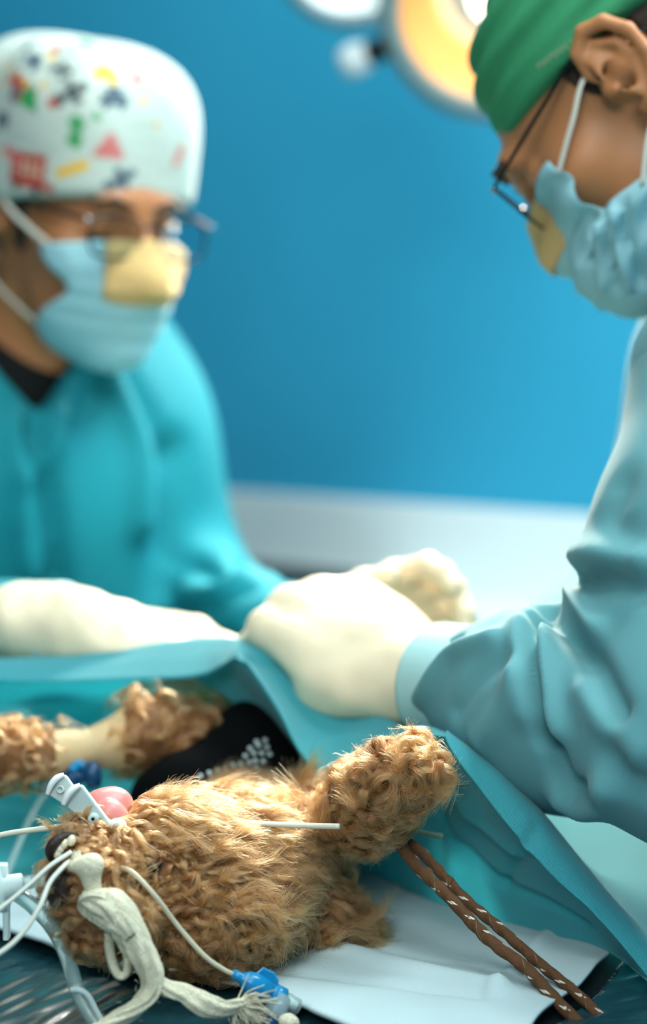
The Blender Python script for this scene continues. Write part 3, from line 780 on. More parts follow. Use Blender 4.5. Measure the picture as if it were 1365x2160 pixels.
# trouser legs and shoes under the gown
def shoes(parent, hip, side, fwd):
    for s in (-1, 1):
        a = np.array((*(hip + side * (s * .12) - fwd * .02)[:2], 0))
        f = lambda p: smax(smin(ell(p, a + fwd * .10 + np.array((0, 0, .03)), (.105, .046, .055), np.stack([fwd, side, (0, 0, 1)])), ell(p, a + np.array((0, 0, .05)), (.065, .042, .065), np.stack([fwd, side, (0, 0, 1)])), .02), .001 - p[:, 2], .003)
        sdf_obj('clog', f, a - np.array((.2, .2, .01)), a + np.array((.25, .25, .14)), .007, M_WHITE, parent)
shoes(person_l, HIP_L, SIDE_L, FACE_L)

# ------------------------------------------------------------------ person at the right, green cap, head bent low
def img(x, y, z=0.0): return RT * x + UPV * y + D * z
A_R = frame(img(-.61, -.74, .24), img(-.74, .60, .30))
O_R = P(1362, 190, 1.14)
CRR = ((-.014, 0, .038), (.092, .076, .072))
def hw_r(*q): return to_world(np.array(q, float), O_R, A_R)
SHR_N, SHR_F = P(1610, 800, 1.06), P(1500, 640, 1.42)       # near and far shoulder
ELR, WRR = P(1500, 1550, .93), P(893, 1432, 1.09)
NECK_R = (SHR_N + SHR_F) / 2 + np.array((.05, 0, .05)); SHR_F = P(1555, 790, 1.42)
ELF, WRF = P(1405, 1270, 1.50), P(1090, 1420, 1.36)
HIP_R = np.array((NECK_R[0] + .36, NECK_R[1] + .02, .93))
FACE_R = np.array((-1.0, .05, 0)); FACE_R = nrm(FACE_R); SIDE_R = np.cross((0, 0, 1), FACE_R)
AXR = nrm(NECK_R - HIP_R); FR2 = nrm(FACE_R - AXR * (FACE_R @ AXR)); TR = np.stack([FR2, np.cross(AXR, FR2), AXR])
person_r = thing('person', 'person in a green cap, glasses and blue mask, bending over with grey teal sleeve', 'person', (HIP_R[0], HIP_R[1], 0))
def body_r(p):
    q = (p - O_R) @ A_R.T
    d = head_sdf(q, cr=CRR, ex=.010)
    nk = to_world(np.array((-.030, 0, -.03)), O_R, A_R)
    d = smin(d, cone(p, nk, NECK_R, .054, .064), .03)
    d = smin(d, chain(p, [SHR_F, NECK_R, SHR_N], [.05, .06, .05], .05), .03)
    d = smin(d, ell(p, NECK_R + (HIP_R - NECK_R) * .33, (.09, .15, .22), TR), .06)
    d = smin(d, ell(p, HIP_R, (.10, .15, .12), TR), .08)
    d = smin(d, chain(p, [SHR_N, ELR, WRR], [.040, .028, .022], .02), .02)
    d = smin(d, chain(p, [SHR_F, ELF, WRF], [.040, .026, .022], .02), .02)
    return smin(d, legs_sdf(p, HIP_R, SIDE_R, FACE_R), .05)
mn = np.minimum.reduce([O_R - .16, WRR - .05, WRF - .05, HIP_R - .25]); mx_ = np.maximum.reduce([O_R + .18, ELR + .07, ELF + .07, HIP_R + .25, SHR_N + .07, SHR_F + .07])
xs = axis_mix(mn[0], mx_[0], O_R[0] - .15, O_R[0] + .12, .0022, .012)
ys = axis_mix(mn[1], mx_[1], O_R[1] - .13, O_R[1] + .12, .0022, .012)
zs = axis_mix(.0, mx_[2], O_R[2] - .17, O_R[2] + .14, .0022, .012)
V, Q = nets(body_r, xs, ys, zs)
mesh_obj('body', V, Q, M_SKIN_R, person_r)
brows(O_R, A_R, person_r)
for s in (-1, 1):
    f = lambda q: smax(np.abs(head_sdf(q, False, False, CRR)) - .0022, np.maximum(.050 - s * q[:, 1], (np.linalg.norm((q[:, [0, 2]] - np.array((.012, .026))) / np.array((.018, .034)), axis=1) - 1) * .018), .001)
    local_obj('sideburn', f, O_R, A_R, (-.02, -.09, -.03), (.05, .09, .08), .002, M_HAIR, person_r)
nape = lambda q: smax(head_sdf(q, False, False, CRR) - .004, np.maximum(q[:, 0] + .022, np.maximum(-q[:, 2] - .035, q[:, 2] - .06)), .002)
local_obj('back_hair', nape, O_R, A_R, (-.13, -.10, -.06), (0, .10, .08), .003, M_HAIR, person_r)
# green cap, gathered in folds along its brim
M_GCAP = mat('green_cap_cloth', (54, 142, 96), 0.8, var=0.06, vscale=30, twill=0.3)
BRN = nrm(np.array((-.20, 0, 1.0)))                        # brim plane leans: low over the brow, above the ear
def cap_r(q):
    r = np.array((.0985, .086, .080)); c = np.array((-.016, 0, .042))
    u = np.abs((q - c) / r); k = (u ** 2.4).sum(1) ** (1 / 2.4); d = (k - 1) * .085
    h = q[:, 2] - .040 - .22 * (q[:, 0] - .085)
    d -= .0028 * np.sin(h * 260 + 3 * np.sin(q[:, 0] * 22 + q[:, 1] * 11)) * np.clip(h * 40, 0, 1) + .0024 * np.exp(-((h - .008) / .006) ** 2)
    d = smax(d, -h, .005)
    return d
VG, QG = nets(cap_r, *bounds((-.14, -.12, -.01), (.125, .12, .175), .0019))
WG = to_world(VG, O_R, A_R)
gcap = mesh_obj('surgical_cap', WG, QG, M_GCAP, person_r)
# worn lettering printed on the hem of the cap
CAPR = bvh(WG, QG)
def lettering(txt, a, b, size, m, parent):
    """letters laid on the cap between two places on its hem"""
    fc = bpy.data.curves.new('letters', 'FONT'); fc.body = txt; fc.size = 1; fc.resolution_u = 2
    o = bpy.data.objects.new('letters', fc); COL.objects.link(o); bpy.context.view_layer.update()
    me = bpy.data.meshes.new_from_object(o.evaluated_get(bpy.context.evaluated_depsgraph_get())); bpy.data.objects.remove(o)
    v = np.array([x.co[:] for x in me.vertices]); Fs = [list(p.vertices) for p in me.polygons]
    A_ = on_surface(CAPR, *a); B_ = on_surface(CAPR, *b)
    if A_ is None or B_ is None: return
    ux = nrm(B_ - A_); wid = np.linalg.norm(B_ - A_); k = wid / max(v[:, 0].max(), 1e-6)
    out = A_R[1]; uy = nrm(np.cross(out, ux)); uy = uy if uy @ A_R[2] > 0 else -uy
    W = []
    for x, y, _ in v:
        p = A_ + ux * x * k + uy * (y * size)
        h = CAPR.find_nearest(Vector(p)); W.append(np.array(h[0]) + np.array(h[1]) * .0005)
    lo_ = mesh_obj('lettering', W, Fs, m, parent, smooth=False); solid(lo_, .0003, 0)
    bpy.data.meshes.remove(me)
M_INK = mat('faded_print', (150, 168, 132), 0.8); M_INK2 = mat('dark_print', (42, 84, 62), 0.8)
lettering('MAMAN P', (1137, 148), (1216, 92), .0062, M_INK, gcap)
lettering('PR WOMAN', (1268, 50), (1352, 8), .0050, M_INK2, gcap)
glasses(O_R, A_R, person_r, x0=.112, zc=.004)
# mask: gathered at its open side edge, scooped between the loops
sd_r = lambda q: head_sdf(q, False, False, CRR)
zt = lambda e: .002 - .004 * e ** 1.5
zb = lambda e: -.110 + .020 * e ** 2
Wm, pm = mask_sheet(sd_r, O_R, A_R, 'mask', person_r, zt, zb, -82, 82, .004, 0, bulge=.024, b0=.34, pucker=.008, na=130, nz=80)
nzm, nam = Wm.shape[:2]; Fm = sheet_faces(nzm, nam)
cent = pm.reshape(-1, 3)[Fm].mean(1); angf = np.degrees(np.arctan2(cent[:, 1], cent[:, 0] - .018)); zf = cent[:, 2]
keep = ~(np.abs(angf) > 50 - 8 * np.exp(-((zf + .040) / .014) ** 2) + 24 * np.clip((-zf - .046) / .012, 0, 1))
Vs, Qs = subset(Wm.reshape(-1, 3), Fm[keep]); Vs = even_edge(Vs, Qs)
sg = 1 if (normals(Vs, Qs) * (Vs - to_world(np.array((.03, 0, -.05)), O_R, A_R))).sum() > 0 else -1
Vs = folds(Vs, Qs, [([(1250, 462), (1248, 500), (1246, 545)], -.0060 * sg, .0050), ([(1272, 455), (1284, 520), (1300, 600)], -.0065 * sg, .0052), ([(1310, 440), (1322, 510), (1350, 590)], -.0065 * sg, .0055),
                    ([(1262, 480), (1268, 540), (1278, 600)], .0045 * sg, .0055), ([(1292, 450), (1306, 530), (1325, 600)], .0045 * sg, .0055), ([(1215, 420), (1212, 480), (1222, 560)], .003 * sg, .008)])
mk = solid(mesh_obj('face_mask', Vs, Qs, M_MASK, person_r), .0009)
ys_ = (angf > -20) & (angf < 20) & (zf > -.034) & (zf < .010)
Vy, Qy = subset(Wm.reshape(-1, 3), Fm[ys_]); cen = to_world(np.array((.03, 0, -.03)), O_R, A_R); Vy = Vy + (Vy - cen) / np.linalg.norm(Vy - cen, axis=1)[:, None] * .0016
solid(mesh_obj('nose_patch', Vy, Qy, M_MASKY, mk), .001)
for s in (-1, 1):
    c0 = corner(Wm, pm, s * 47.5, -.012); c1 = corner(Wm, pm, s * 66, -.061)
    e0 = hw_r(.017, s * .079, .012); e1 = hw_r(.007, s * .078, -.034); bk = hw_r(-.012, s * .0765, -.004)
    out = A_R[1] * s * .004
    tube_obj('ear_loop', [c0 + out * .5, (c0 + e0) / 2 + out * 1.0, e0, bk, e1, (c1 + e1) / 2 + out * 1.0, c1 + out * .5], .0021, M_LOOP, person_r, flat=.55)
# gown
def gown_r(p):
    d = chain(p, [SHR_F, NECK_R - AXR * .02, SHR_N], [.075, .09, .080], .06)
    d = smin(d, ell(p, NECK_R + (HIP_R - NECK_R) * .33 + FR2 * .03, (.125, .19, .25), TR), .07)
    d = smin(d, chain(p, [NECK_R + (HIP_R - NECK_R) * .4, HIP_R, np.array((HIP_R[0], HIP_R[1], .35))], [.15, .165, .20], .05), .09)
    d = smin(d, chain(p, [SHR_F, ELF, WRF], [.078, .068, .036], .03), .035)
    d = smax(d, .30 - p[:, 2], .01)
    neck = cone(p, NECK_R, NECK_R + AXR * .2, .080, .085)
    return smax(d, -neck, .008)
def post_gr(V, Q):
    V = fold_noise(V, normals(V, Q), .006, 20, 31, (1.2, 1.2, .45)); return fold_noise(V, normals(V, Q), .002, 70, 5, (1, 1, .5))
lo = np.minimum(mn, WRF - .05) - .06; hi = mx_ + .1
sdf_obj('surgical_gown', gown_r, np.array((lo[0], lo[1], .28)), np.array((HIP_R[0] + .28, hi[1], NECK_R[2] + .16)), .0095, M_GOWN_R, person_r, relax=2, post=post_gr)
# the near sleeve, large in the foreground
EC = nrm(WRR - ELR); CUF = WRR - EC * .058
def sleeve(p):
    mid = ELR + (WRR - ELR) * .48 + np.array((0, 0, .0))
    ua = SHR_N + (ELR - SHR_N) * .52 + RT * -.006
    d = chain(p, [SHR_N, ua, ELR], [.080, .078, .064], .03)
    d = smin(d, chain(p, [ELR, mid, ELR + (WRR - ELR) * .64, CUF], [.064, .054, .047, .036], .03), .022)
    return d
def post_sl(V, Q):
    V = fold_noise(V, normals(V, Q), .0030, 26, 41, (1, 1, 1)); V = fold_noise(V, normals(V, Q), .0010, 75, 42)
    c = [([(1131, 1285), (1119, 1349), (1127, 1413), (1140, 1486), (1150, 1560)], -.011, .0055),
         ([(1150, 1330), (1146, 1400), (1158, 1480), (1175, 1540)], .007, .008),
         ([(1100, 1310), (1095, 1360), (1098, 1430), (1110, 1500)], .004, .010),
         ([(1158, 1270), (1185, 1320), (1215, 1350), (1250, 1400), (1300, 1500)], -.009, .0085),
         ([(1200, 1250), (1230, 1290), (1260, 1330)], .008, .009),
         ([(1225, 1175), (1280, 1170), (1350, 1185)], .008, .012), ([(1230, 1222), (1290, 1225), (1355, 1240)], -.006, .009),
         ([(890, 1480), (925, 1420), (970, 1375), (1040, 1350)], .006, .008), ([(870, 1440), (905, 1390), (960, 1352)], -.004, .006),
         ([(960, 1500), (1010, 1430), (1070, 1390)], -.003, .008), ([(1015, 1560), (1060, 1500), (1090, 1430)], .004, .010),
         ([(1160, 1560), (1180, 1620), (1215, 1660), (1250, 1670)], -.007, .008), ([(1190, 1680), (1240, 1700), (1280, 1660)], .007, .011),
         ([(1290, 1590), (1320, 1640), (1360, 1660)], -.005, .012), ([(1240, 1450), (1290, 1540), (1340, 1590)], .004, .012), ([(1310, 1030), (1290, 1100), (1330, 1160)], -.004, .014)]
    return folds(V, Q, [(a, b * 1.35, w_ * .92) for a, b, w_ in c])
pa = np.array([SHR_N, ELR, WRR, SHR_N + RT * -.05]); V, Q = nets(sleeve, *bounds(pa.min(0) - .11, pa.max(0) + .11, .0030), relax=2)
mesh_obj('gown_sleeve', post_sl(V, Q), Q, M_GOWN_R, person_r)
# gloves
cuff('sleeve_cuff', WRR - EC * .012, EC, .0385, M_CUFF, person_r, .07)
cC = [(.95, .55, .3), (1.0, .55, .35), (1.0, .6, .4), (1.05, .6, .4)]
fC, loC, hiC, LC = hand_sdf(WRR + EC * .004, P(690, 1300, 1.15) - WRR, np.array((-.25, -.30, 1)), 1, cC, thumb=(.35, .6), scale=1.18)
fCg = lambda p: smin(fC(p), cone(p, WRR - EC * .05, WRR + EC * .012, .029, .028), .015)
V, Q = nets(fCg, *bounds(loC - .03, hiC + .03, .0026)); mesh_obj('glove', fold_noise(V, normals(V, Q), .0008, 190, 12), Q, M_GLOVE, person_r)
fD, loD, hiD, LD = hand_sdf(WRF, np.array((-1, -.3, -.35)), np.array((-.3, .2, 1)), -1, cC)
V, Q = nets(fD, *bounds(loD - .02, hiD + .02, .004)); mesh_obj('glove', V, Q, M_GLOVE, person_r)
shoes(person_r, HIP_R, SIDE_R, FACE_R)

# ------------------------------------------------------------------ operating table and what covers it
M_DRAPE = mat('teal_drape', (76, 182, 192), 0.65, var=0.04, vscale=25, weave=0.9, transl=0.5, tcol=(110, 214, 222), sheen=0.35)
M_SHEET_LIT = mat('teal_sheet_lit', (100, 222, 228), 0.75, var=0.05, vscale=14, transl=0.5, tcol=(150, 240, 244))  # brighter copy of the drape cloth, lamp light put into its colour
M_PAD = mat('absorbent_pad', (170, 188, 192), 0.85, var=0.05, vscale=18, bump=0.15, bscale=300)
M_FILM = mat('wrinkled_film', (26, 62, 70), 0.24, spec=0.6, var=0.4, vscale=30, coat=0.2)
M_STEEL = mat('table_steel', (120, 130, 134), 0.3, metal=0.8)
M_VINYL = mat('black_vinyl', (16, 26, 28), 0.3, spec=0.5)
TX0, TX1, TY0, TY1 = -.75, .40, .74, 1.42
tab = thing('operating_table', 'dark topped operating table under the sheets, its bare corner showing bottom right', 'table', (0, 1.1, 0))
V_, F_ = box(((TX0 + TX1) / 2, (TY0 + TY1) / 2, TABLE_Z - .036), (TX1 - TX0, TY1 - TY0, .06), .008); mesh_obj('table_top', V_, F_, M_VINYL, tab, smooth=False)
V_, F_ = box(((TX0 + TX1) / 2, (TY0 + TY1) / 2, TABLE_Z - .09), (TX1 - TX0 - .06, TY1 - TY0 - .06, .04), .006); mesh_obj('frame', V_, F_, M_STEEL, tab, smooth=False)
V_, F_ = lathe([(.001, .05), (.07, .05), (.07, .46), (.052, .47), (.052, .80), (.001, .80)], (0, 1.1, 0), (0, 0, 1), 32); mesh_obj('column', V_, F_, M_STEEL, tab)
V_, F_ = box((0, 1.1, .03), (.75, .45, .06), .015); mesh_obj('base', V_, F_, M_STEEL, tab, smooth=False)
def height_grid(name, poly, m, parent, fz, h=.003, th=.0006, wob=None):
    """level sheet with a polygon outline and relief fz(x, y)"""
    poly = np.asarray(poly)[:, :2]; lo, hi = poly.min(0) - h, poly.max(0) + h
    gx = np.arange(lo[0], hi[0] + h, h); gy = np.arange(lo[1], hi[1] + h, h)
    X, Y = np.meshgrid(gx, gy, indexing='ij'); q = np.stack([X.ravel(), Y.ravel()], 1)
    w_ = q + (np.stack([waves(np.c_[q, 0 * q[:, 0]], wob[1], 91, 6), waves(np.c_[q, 0 * q[:, 0]], wob[1], 92, 6)], 1) * wob[0] if wob else 0)
    ins = np.zeros(len(q), bool)
    for i in range(len(poly)):
        a, b = poly[i], poly[(i + 1) % len(poly)]
        c = ((a[1] > w_[:, 1]) != (b[1] > w_[:, 1])) & (w_[:, 0] < (b[0] - a[0]) * (w_[:, 1] - a[1]) / (b[1] - a[1] + 1e-12) + a[0]); ins ^= c
    V = np.c_[q, fz(q[:, 0], q[:, 1])]
    idx = np.arange(len(q)).reshape(X.shape); Fs = np.stack([idx[:-1, :-1], idx[1:, :-1], idx[1:, 1:], idx[:-1, 1:]], -1).reshape(-1, 4)
    Fs = Fs[ins[Fs].all(1)]; V, Fs = subset(V, Fs)
    e = np.concatenate([Fs[:, [0, 1]], Fs[:, [1, 2]], Fs[:, [2, 3]], Fs[:, [3, 0]]]); es = np.sort(e, 1)
    ue, cn_ = np.unique(es, axis=0, return_counts=True); be_ = ue[cn_ == 1]                    # even out the cut edge
    for _ in range(14):
        s_ = np.zeros((len(V), 2)); c_ = np.zeros(len(V))
        for a, b in ((0, 1), (1, 0)): np.add.at(s_, be_[:, a], V[be_[:, b], :2]); np.add.at(c_, be_[:, a], 1)
        m_ = c_ == 2; V[m_, :2] = .5 * V[m_, :2] + .5 * s_[m_] / 2
    return solid(mesh_obj(name, V, Fs, m, parent), th, 1)
# film over the table: long pulled wrinkles running with the pull
def film_z(x, y):
    d1 = nrm(T(300, 2010)[:2] - T(0, 2160)[:2]); u = x * d1[0] + y * d1[1]; v = -x * d1[1] + y * d1[0]
    p = np.c_[u * .16, v, 0 * u]
    a = waves(p, 330, 61, 12); b = waves(p, 620, 62, 10); c = waves(np.c_[u, v, 0 * u], 40, 63, 6)
    return TABLE_Z - .0015 + .0013 * (1 - np.abs(np.tanh(a))) * (.6 + .4 * np.tanh(c)) + .0006 * np.tanh(b) + .0006 * c - .0014
film = height_grid('plastic_sheet', [(TX0 + .01, TY0 + .01), (T(1150, 2158)[0] - .02, TY0 + .01), (T(1150, 2158)[0] - .06, 1.06), (TX0 + .01, 1.06)], M_FILM, None, lambda x, y: film_z(x, y) - .0008, .0022, .0003)
tag(film, 'crinkled clear film over the dark table at bottom left, streaked with wrinkles', 'plastic sheet')
film2 = height_grid('plastic_sheet', [T(1150, 2156)[:2], T(1240, 2100)[:2], T(1318, 2002)[:2], (TX1 - .01, T(1318, 2002)[1]), (TX1 - .01, TY0 + .01), (T(1150, 2156)[0] - .03, TY0 + .01)], M_FILM, None, lambda x, y: film_z(y * .8, x) - .0008, .0025, .0003)
tag(film2, 'dark crinkled film on the table corner at bottom right beyond the white pad', 'plastic sheet')
# pad
def pad_z(x, y):
    p = np.c_[x, y, 0 * x]
    z = TABLE_Z + .0028 +   .0011 * waves(p, 38, 71, 8) + .0005 * waves(p, 130, 72, 8)
    for a, b, amp, wd in ((T(600, 1995), T(1055, 2105), .0048, .006), (T(430, 2050), T(1010, 2118), -.003, .005), (T(1040, 2112), T(1185, 1955), .0030, .0035), (T(780, 1945), T(1100, 1995), .002, .012), (T(0, 1955), T(260, 2000), .002, .012)):
        a, b = a[:2], b[:2]; ba = b - a; t = np.clip(((x - a[0]) * ba[0] + (y - a[1]) * ba[1]) / (ba @ ba), 0, 1)
        z = z + amp * np.exp(-(np.hypot(x - a[0] - t * ba[0], y - a[1] - t * ba[1]) / wd) ** 2)
    return z
padp = [T(-140, 1950), T(0, 1978), T(110, 2015), T(235, 2050), T(330, 2078), T(470, 2095), T(600, 2128), T(700, 2168), T(800, 2220), T(1080, 2220), T(1150, 2150), T(1240, 2086), T(1312, 2000), T(1200, 1880), T(560, 1810), T(-140, 1880)]
pad = height_grid('absorbent_pad', padp, M_PAD, None, pad_z, .0028, .0022, (.0012, 90))
tag(pad, 'white quilted absorbent pad lying beneath the dog', 'pad')
def patch_obj(name, parts, m, parent=None, th=.0006, relief=None):
    Vs, Fs, n = [], [], 0
    for ctrl, a, b in parts:
        V, F_, _ = grid_surf(ctrl, a, b); Vs.append(V); Fs.append(F_ + n); n += len(V)
    V = np.concatenate(Vs); F_ = np.concatenate(Fs)
    if relief: V = relief(V, F_)
    return solid(mesh_obj(name, V, F_, m, parent), th, 0)
# sheet behind and under the dog, lamp glow put into its colour
rows = []
cx = [-160, 0, 130, 260, 380, 480, 560]
top = [P(x, 1408 + 6 * math.sin(i * 1.7), 1.33 + .012 * math.sin(i * 2.3)) for i, x in enumerate(cx)]
mid = [P(x, 1540, 1.325 + .020 * math.sin(i * 2.9 + 1)) for i, x in enumerate(cx)]
low = [P(x, 1640, 1.315 + .015 * math.sin(i * 2.1 + 2)) for i, x in enumerate(cx)]
def on(z, px, py): return T(px, py, z)
z0 = TABLE_Z + .004
rows = [[p + np.array((0, .10, .004)) for p in top], top, mid, low, [T(x, 1690 + 8 * math.sin(i * 2), z0 + .004) for i, x in enumerate(cx)], [T(x, 1740, z0 + .003 * math.sin(i * 3) ** 2) for i, x in enumerate(cx)], [T(x, 1810, z0) for x in cx], [T(x, 1865 + .02 * x, z0) for x in cx]]
sh = patch_obj('table_sheet', [(rows, 14, 14)], M_SHEET_LIT, None, .0008, lambda V, Q: folds(fold_noise(V, normals(V, Q), .0022, 45, 81), Q, [([(300, 1440), (200, 1520), (90, 1560)], .007, .006), ([(330, 1450), (230, 1530), (120, 1590)], -.006, .007), ([(0, 1700), (90, 1712), (190, 1705)], -.004, .004), ([(330, 1480), (390, 1520), (430, 1470)], .004, .008), ([(270, 1660), (300, 1640), (330, 1610)], .004, .006)]))
tag(sh, 'teal sheet coloured as if lit through, hanging behind the dog and spread beneath it', 'sheet')
# surgical drape, tented over the forelegs
hem = [P(-110, 1432, 1.135), P(180, 1437, 1.135), P(400, 1427, 1.125), P(470, 1402, 1.115), P(505, 1380, 1.10), P(545, 1430, 1.085), P(592, 1505, 1.07), P(636, 1590, 1.055), P(690, 1638, 1.04), P(770, 1612, 1.02), P(870, 1555, .995), P(940, 1554, .975)]
cre = [P(-110, 1400, 1.19), P(180, 1376, 1.195), P(400, 1349, 1.185), P(460, 1345, 1.18), P(520, 1350, 1.16), P(560, 1362, 1.15), P(620, 1390, 1.14), P(690, 1430, 1.13), P(770, 1480, 1.11), P(850, 1534, 1.06), P(900, 1537, 1.03), P(946, 1549, 1.0)]
midr = [(h * .5 + c * .5) + np.array((0, 0, z)) for h, c, z in zip(hem, cre, [.004, .004, .004, .002, 0, -.004, -.008, -.006, -.002, .002, .004, .001])]
bk1 = [c + np.array((0.0, .07, -.022)) for c in cre]; bk2 = [c + np.array((0.02, .26, -.055)) for c in cre]; bk3 = [np.array((c[0] + .03, c[1] + .52, TABLE_Z - .05)) for c in cre]
for i in range(4): bk2[i] = cre[i] + np.array((0, .095, -.036)); bk3[i] = cre[i] + np.array((0, .112, -.055))
flapB = [P(408, 1429, 1.15), P(470, 1470, 1.15), P(530, 1518, 1.145), P(585, 1566, 1.14), P(640, 1612, 1.11), P(690, 1640, 1.05)]
flapA = [P(497, 1386, 1.108), P(540, 1432, 1.092), P(592, 1507, 1.076), P(625, 1570, 1.065), P(655, 1615, 1.055), P(692, 1640, 1.043)]
flapM = [(a + b) / 2 + np.array((0, .012, .002)) for a, b in zip(flapA, flapB)]
bl = [P(938, 1552, .976), P(959, 1592, .968), P(1015, 1665, .960), P(1076, 1743, .952), P(1160, 1839, .945), P(1272, 1945, .935), P(1385, 2084, .919)]
bu = [P(946, 1549, .995), P(1037, 1609, .985), P(1127, 1693, .978), P(1216, 1799, .968), P(1300, 1900, .958), P(1370, 1975, .95), P(1440, 2060, .935)]
bm = [(a + b) / 2 + np.array((0, -.002, .003)) for a, b in zip(bl, bu)]
bb = [p + np.array((.012, .035, -.020)) for p in bu]
bc = [np.array((p[0] + .05, p[1] + .10, max(TABLE_Z + .015, p[2] - .085))) for p in bu]
bd = [np.array((p[0] + .10, p[1] + .30, TABLE_Z + .02)) for p in bu]
be = [np.array((p[0] + .14, p[1] + .50, TABLE_Z + .03)) for p in bu]
wt = [P(700, 1642, 1.055), P(790, 1606, 1.03), P(880, 1556, 1.0), P(938, 1556, .980), P(959, 1594, .972), P(1015, 1667, .964), P(1076, 1745, .956), P(1160, 1841, .949), P(1272, 1947, .939), P(1385, 2086, .923)]
wb = [T(640, 1790, z0), T(720, 1815, z0), T(800, 1850, z0), T(870, 1885, z0), T(930, 1908, z0), T(1000, 1930, z0), T(1080, 1950, z0), T(1165, 1973, z0), T(1285, 2010, z0), T(1390, 2088, z0)]
w1 = [a * .67 + b * .33 + np.array((0, .012, -.004)) for a, b in zip(wt, wb)]; w2 = [a * .33 + b * .67 + np.array((0, .010, -.004)) for a, b in zip(wt, wb)]
CRE = [([(880, 1640), (930, 1720), (980, 1790), (1062, 1866)], .0045, .004), ([(1062, 1866), (1110, 1790), (1130, 1745)], .003, .0035), ([(1062, 1866), (1160, 1905), (1240, 1950)], .0035, .004), ([(1000, 1700), (960, 1760), (955, 1880)], -.003, .006), ([(930, 1640), (1000, 1720), (1090, 1800)], -.003, .005),
       ([(760, 1500), (700, 1500), (640, 1440)], .002, .010), ([(560, 1380), (640, 1460), (740, 1560)], -.002, .010), ([(500, 1380), (560, 1400), (600, 1400)], .003, .006), ([(1040, 1640), (1120, 1740), (1250, 1900)], -.0012, .006)]
dr = patch_obj('surgical_drape', [([bk3, bk2, bk1, cre, midr, hem], 8, 9), ([flapA, flapM, flapB], 10, 14), ([be, bd, bc, bb, bu, bm, bl], 6, 14), ([wt, w1, w2, wb], 16, 12)], M_DRAPE, None, .0007,
               lambda V, Q: folds(fold_noise(V, normals(V, Q), .0008, 55, 83), Q, CRE))
tag(dr, 'teal surgical drape tented over the dog with a pale turned hem', 'drape')

# ------------------------------------------------------------------ the dog
FUR = (160, 103, 60)
M_DSKIN = mat('dog_skin', (120, 82, 50), 0.7, var=0.25, vscale=120)
M_SHAVED = mat('shaved_skin', (200, 170, 128), 0.6, var=0.08, vscale=60)
M_NOSE = mat('nose_leather', (44, 30, 26), 0.35, bump=0.4, bscale=900)
M_TONGUE = mat('tongue_pink', (206, 128, 122), 0.35, var=0.06, vscale=80, sss=0.2, bump=0.08, bscale=700)
M_EYE = mat('dark_eye', (10, 8, 7), 0.12)
def hair_mat(name):
    m = bpy.data.materials.new(name); m.use_nodes = True; nt = m.node_tree
    h = nt.nodes.new('ShaderNodeBsdfHairPrincipled'); h.parametrization = 'COLOR'
    a = nt.nodes.new('ShaderNodeAttribute'); a.attribute_name = 'col'
    nt.links.new(a.outputs['Color'], h.inputs['Color'])
    h.inputs['Roughness'].default_value = .38; h.inputs['Radial Roughness'].default_value = .55; h.inputs['Coat'].default_value = 0.0
    nt.links.new(h.outputs[0], nt.nodes['Material Output'].inputs[0]); return m
M_FUR = hair_mat('curly_fur')
def pix(p):
    r = p - CAMP; d = r @ D; return 682.5 + 3600 * (r @ RT) / d, 1080 - 3600 * (r @ UPV) / d
DOG = {'cr': P(440, 1898, .945), 'ck': P(370, 1800, .945)}
LEGL = [P(560, 1580, 1.20), P(420, 1570, 1.15), P(310, 1545, 1.125), P(245, 1568, 1.115), P(130, 1590, 1.10), P(60, 1592, 1.09), P(-20, 1590, 1.08), P(-75, 1600, 1.075)]
LEGR = [P(600, 1620, 1.18), P(650, 1690, 1.11), P(720, 1720, 1.02), P(765, 1705, .965), P(820, 1662, .945), P(878, 1614, .935)]
EARL = [P(560, 1870, .97), P(615, 1905, .985), P(655, 1932, .985), P(688, 1948, .985)]
def dog_sdf(p):
    c = DOG['cr']; d = ell(p, c, (.044, .042, .034))
    d = smin(d, ell(p, P(350, 1792, .94), (.036, .032, .022)), .02)
    d = smin(d, ell(p, P(520, 1800, .975), (.034, .036, .024)), .02)
    d = smin(d, cone(p, P(340, 1850, .935), P(205, 1850, .90), .026, .021), .02)
    d = smin(d, cone(p, P(330, 1775, .935), P(165, 1768, .905), .014, .010), .008)
    d = smin(d, ell(p, P(215, 1925, .895), (.021, .022, .019)), .012)
    d = smin(d, ell(p, P(140, 1866, .895), (.011, .013, .013)), .008)
    d = smin(d, chain(p, EARL, [.018, .021, .020, .014], .01), .012)
    d = smin(d, chain(p, [P(570, 1860, 1.0), P(620, 1822, 1.0), P(650, 1815, 1.0)], [.014, .015, .012], .01), .01)
    d = smin(d, chain(p, [P(480, 1850, .99), P(515, 1800, 1.06), P(530, 1760, 1.13)], [.036, .030, .034], .03), .03)
    d = smin(d, chain(p, [P(530, 1700, 1.20), P(560, 1650, 1.28), P(600, 1560, 1.50), P(610, 1560, 1.62)], [.050, .062, .072, .055], .04), .03)
    d = smin(d, chain(p, LEGL, [.024, .024, .021, .0135, .0125, .013, .015, .011], .012), .02)
    d = smin(d, chain(p, LEGR, [.020, .016, .0145, .0155, .0155, .0115], .01), .015)
    d = smax(d, TABLE_Z + .006 - p[:, 2], .006)
    return d
dog = thing('dog', 'curly apricot poodle lying on its back, tongue out, a foreleg tied with rope', 'dog', (DOG['cr'][0], DOG['cr'][1] + .1, TABLE_Z))
VD, QD = nets(dog_sdf, axis_mix(-.36, .24, -.22, .10, .0026, .005), axis_mix(.82, 1.75, .82, 1.2, .0026, .008), rng_lin(.895, 1.09, .0026))
body = mesh_obj('body', VD, QD, M_DSKIN, dog)
body.data.materials.append(M_SHAVED)
ctr = VD[QD].mean(1); cxp, cyp = pix(ctr)
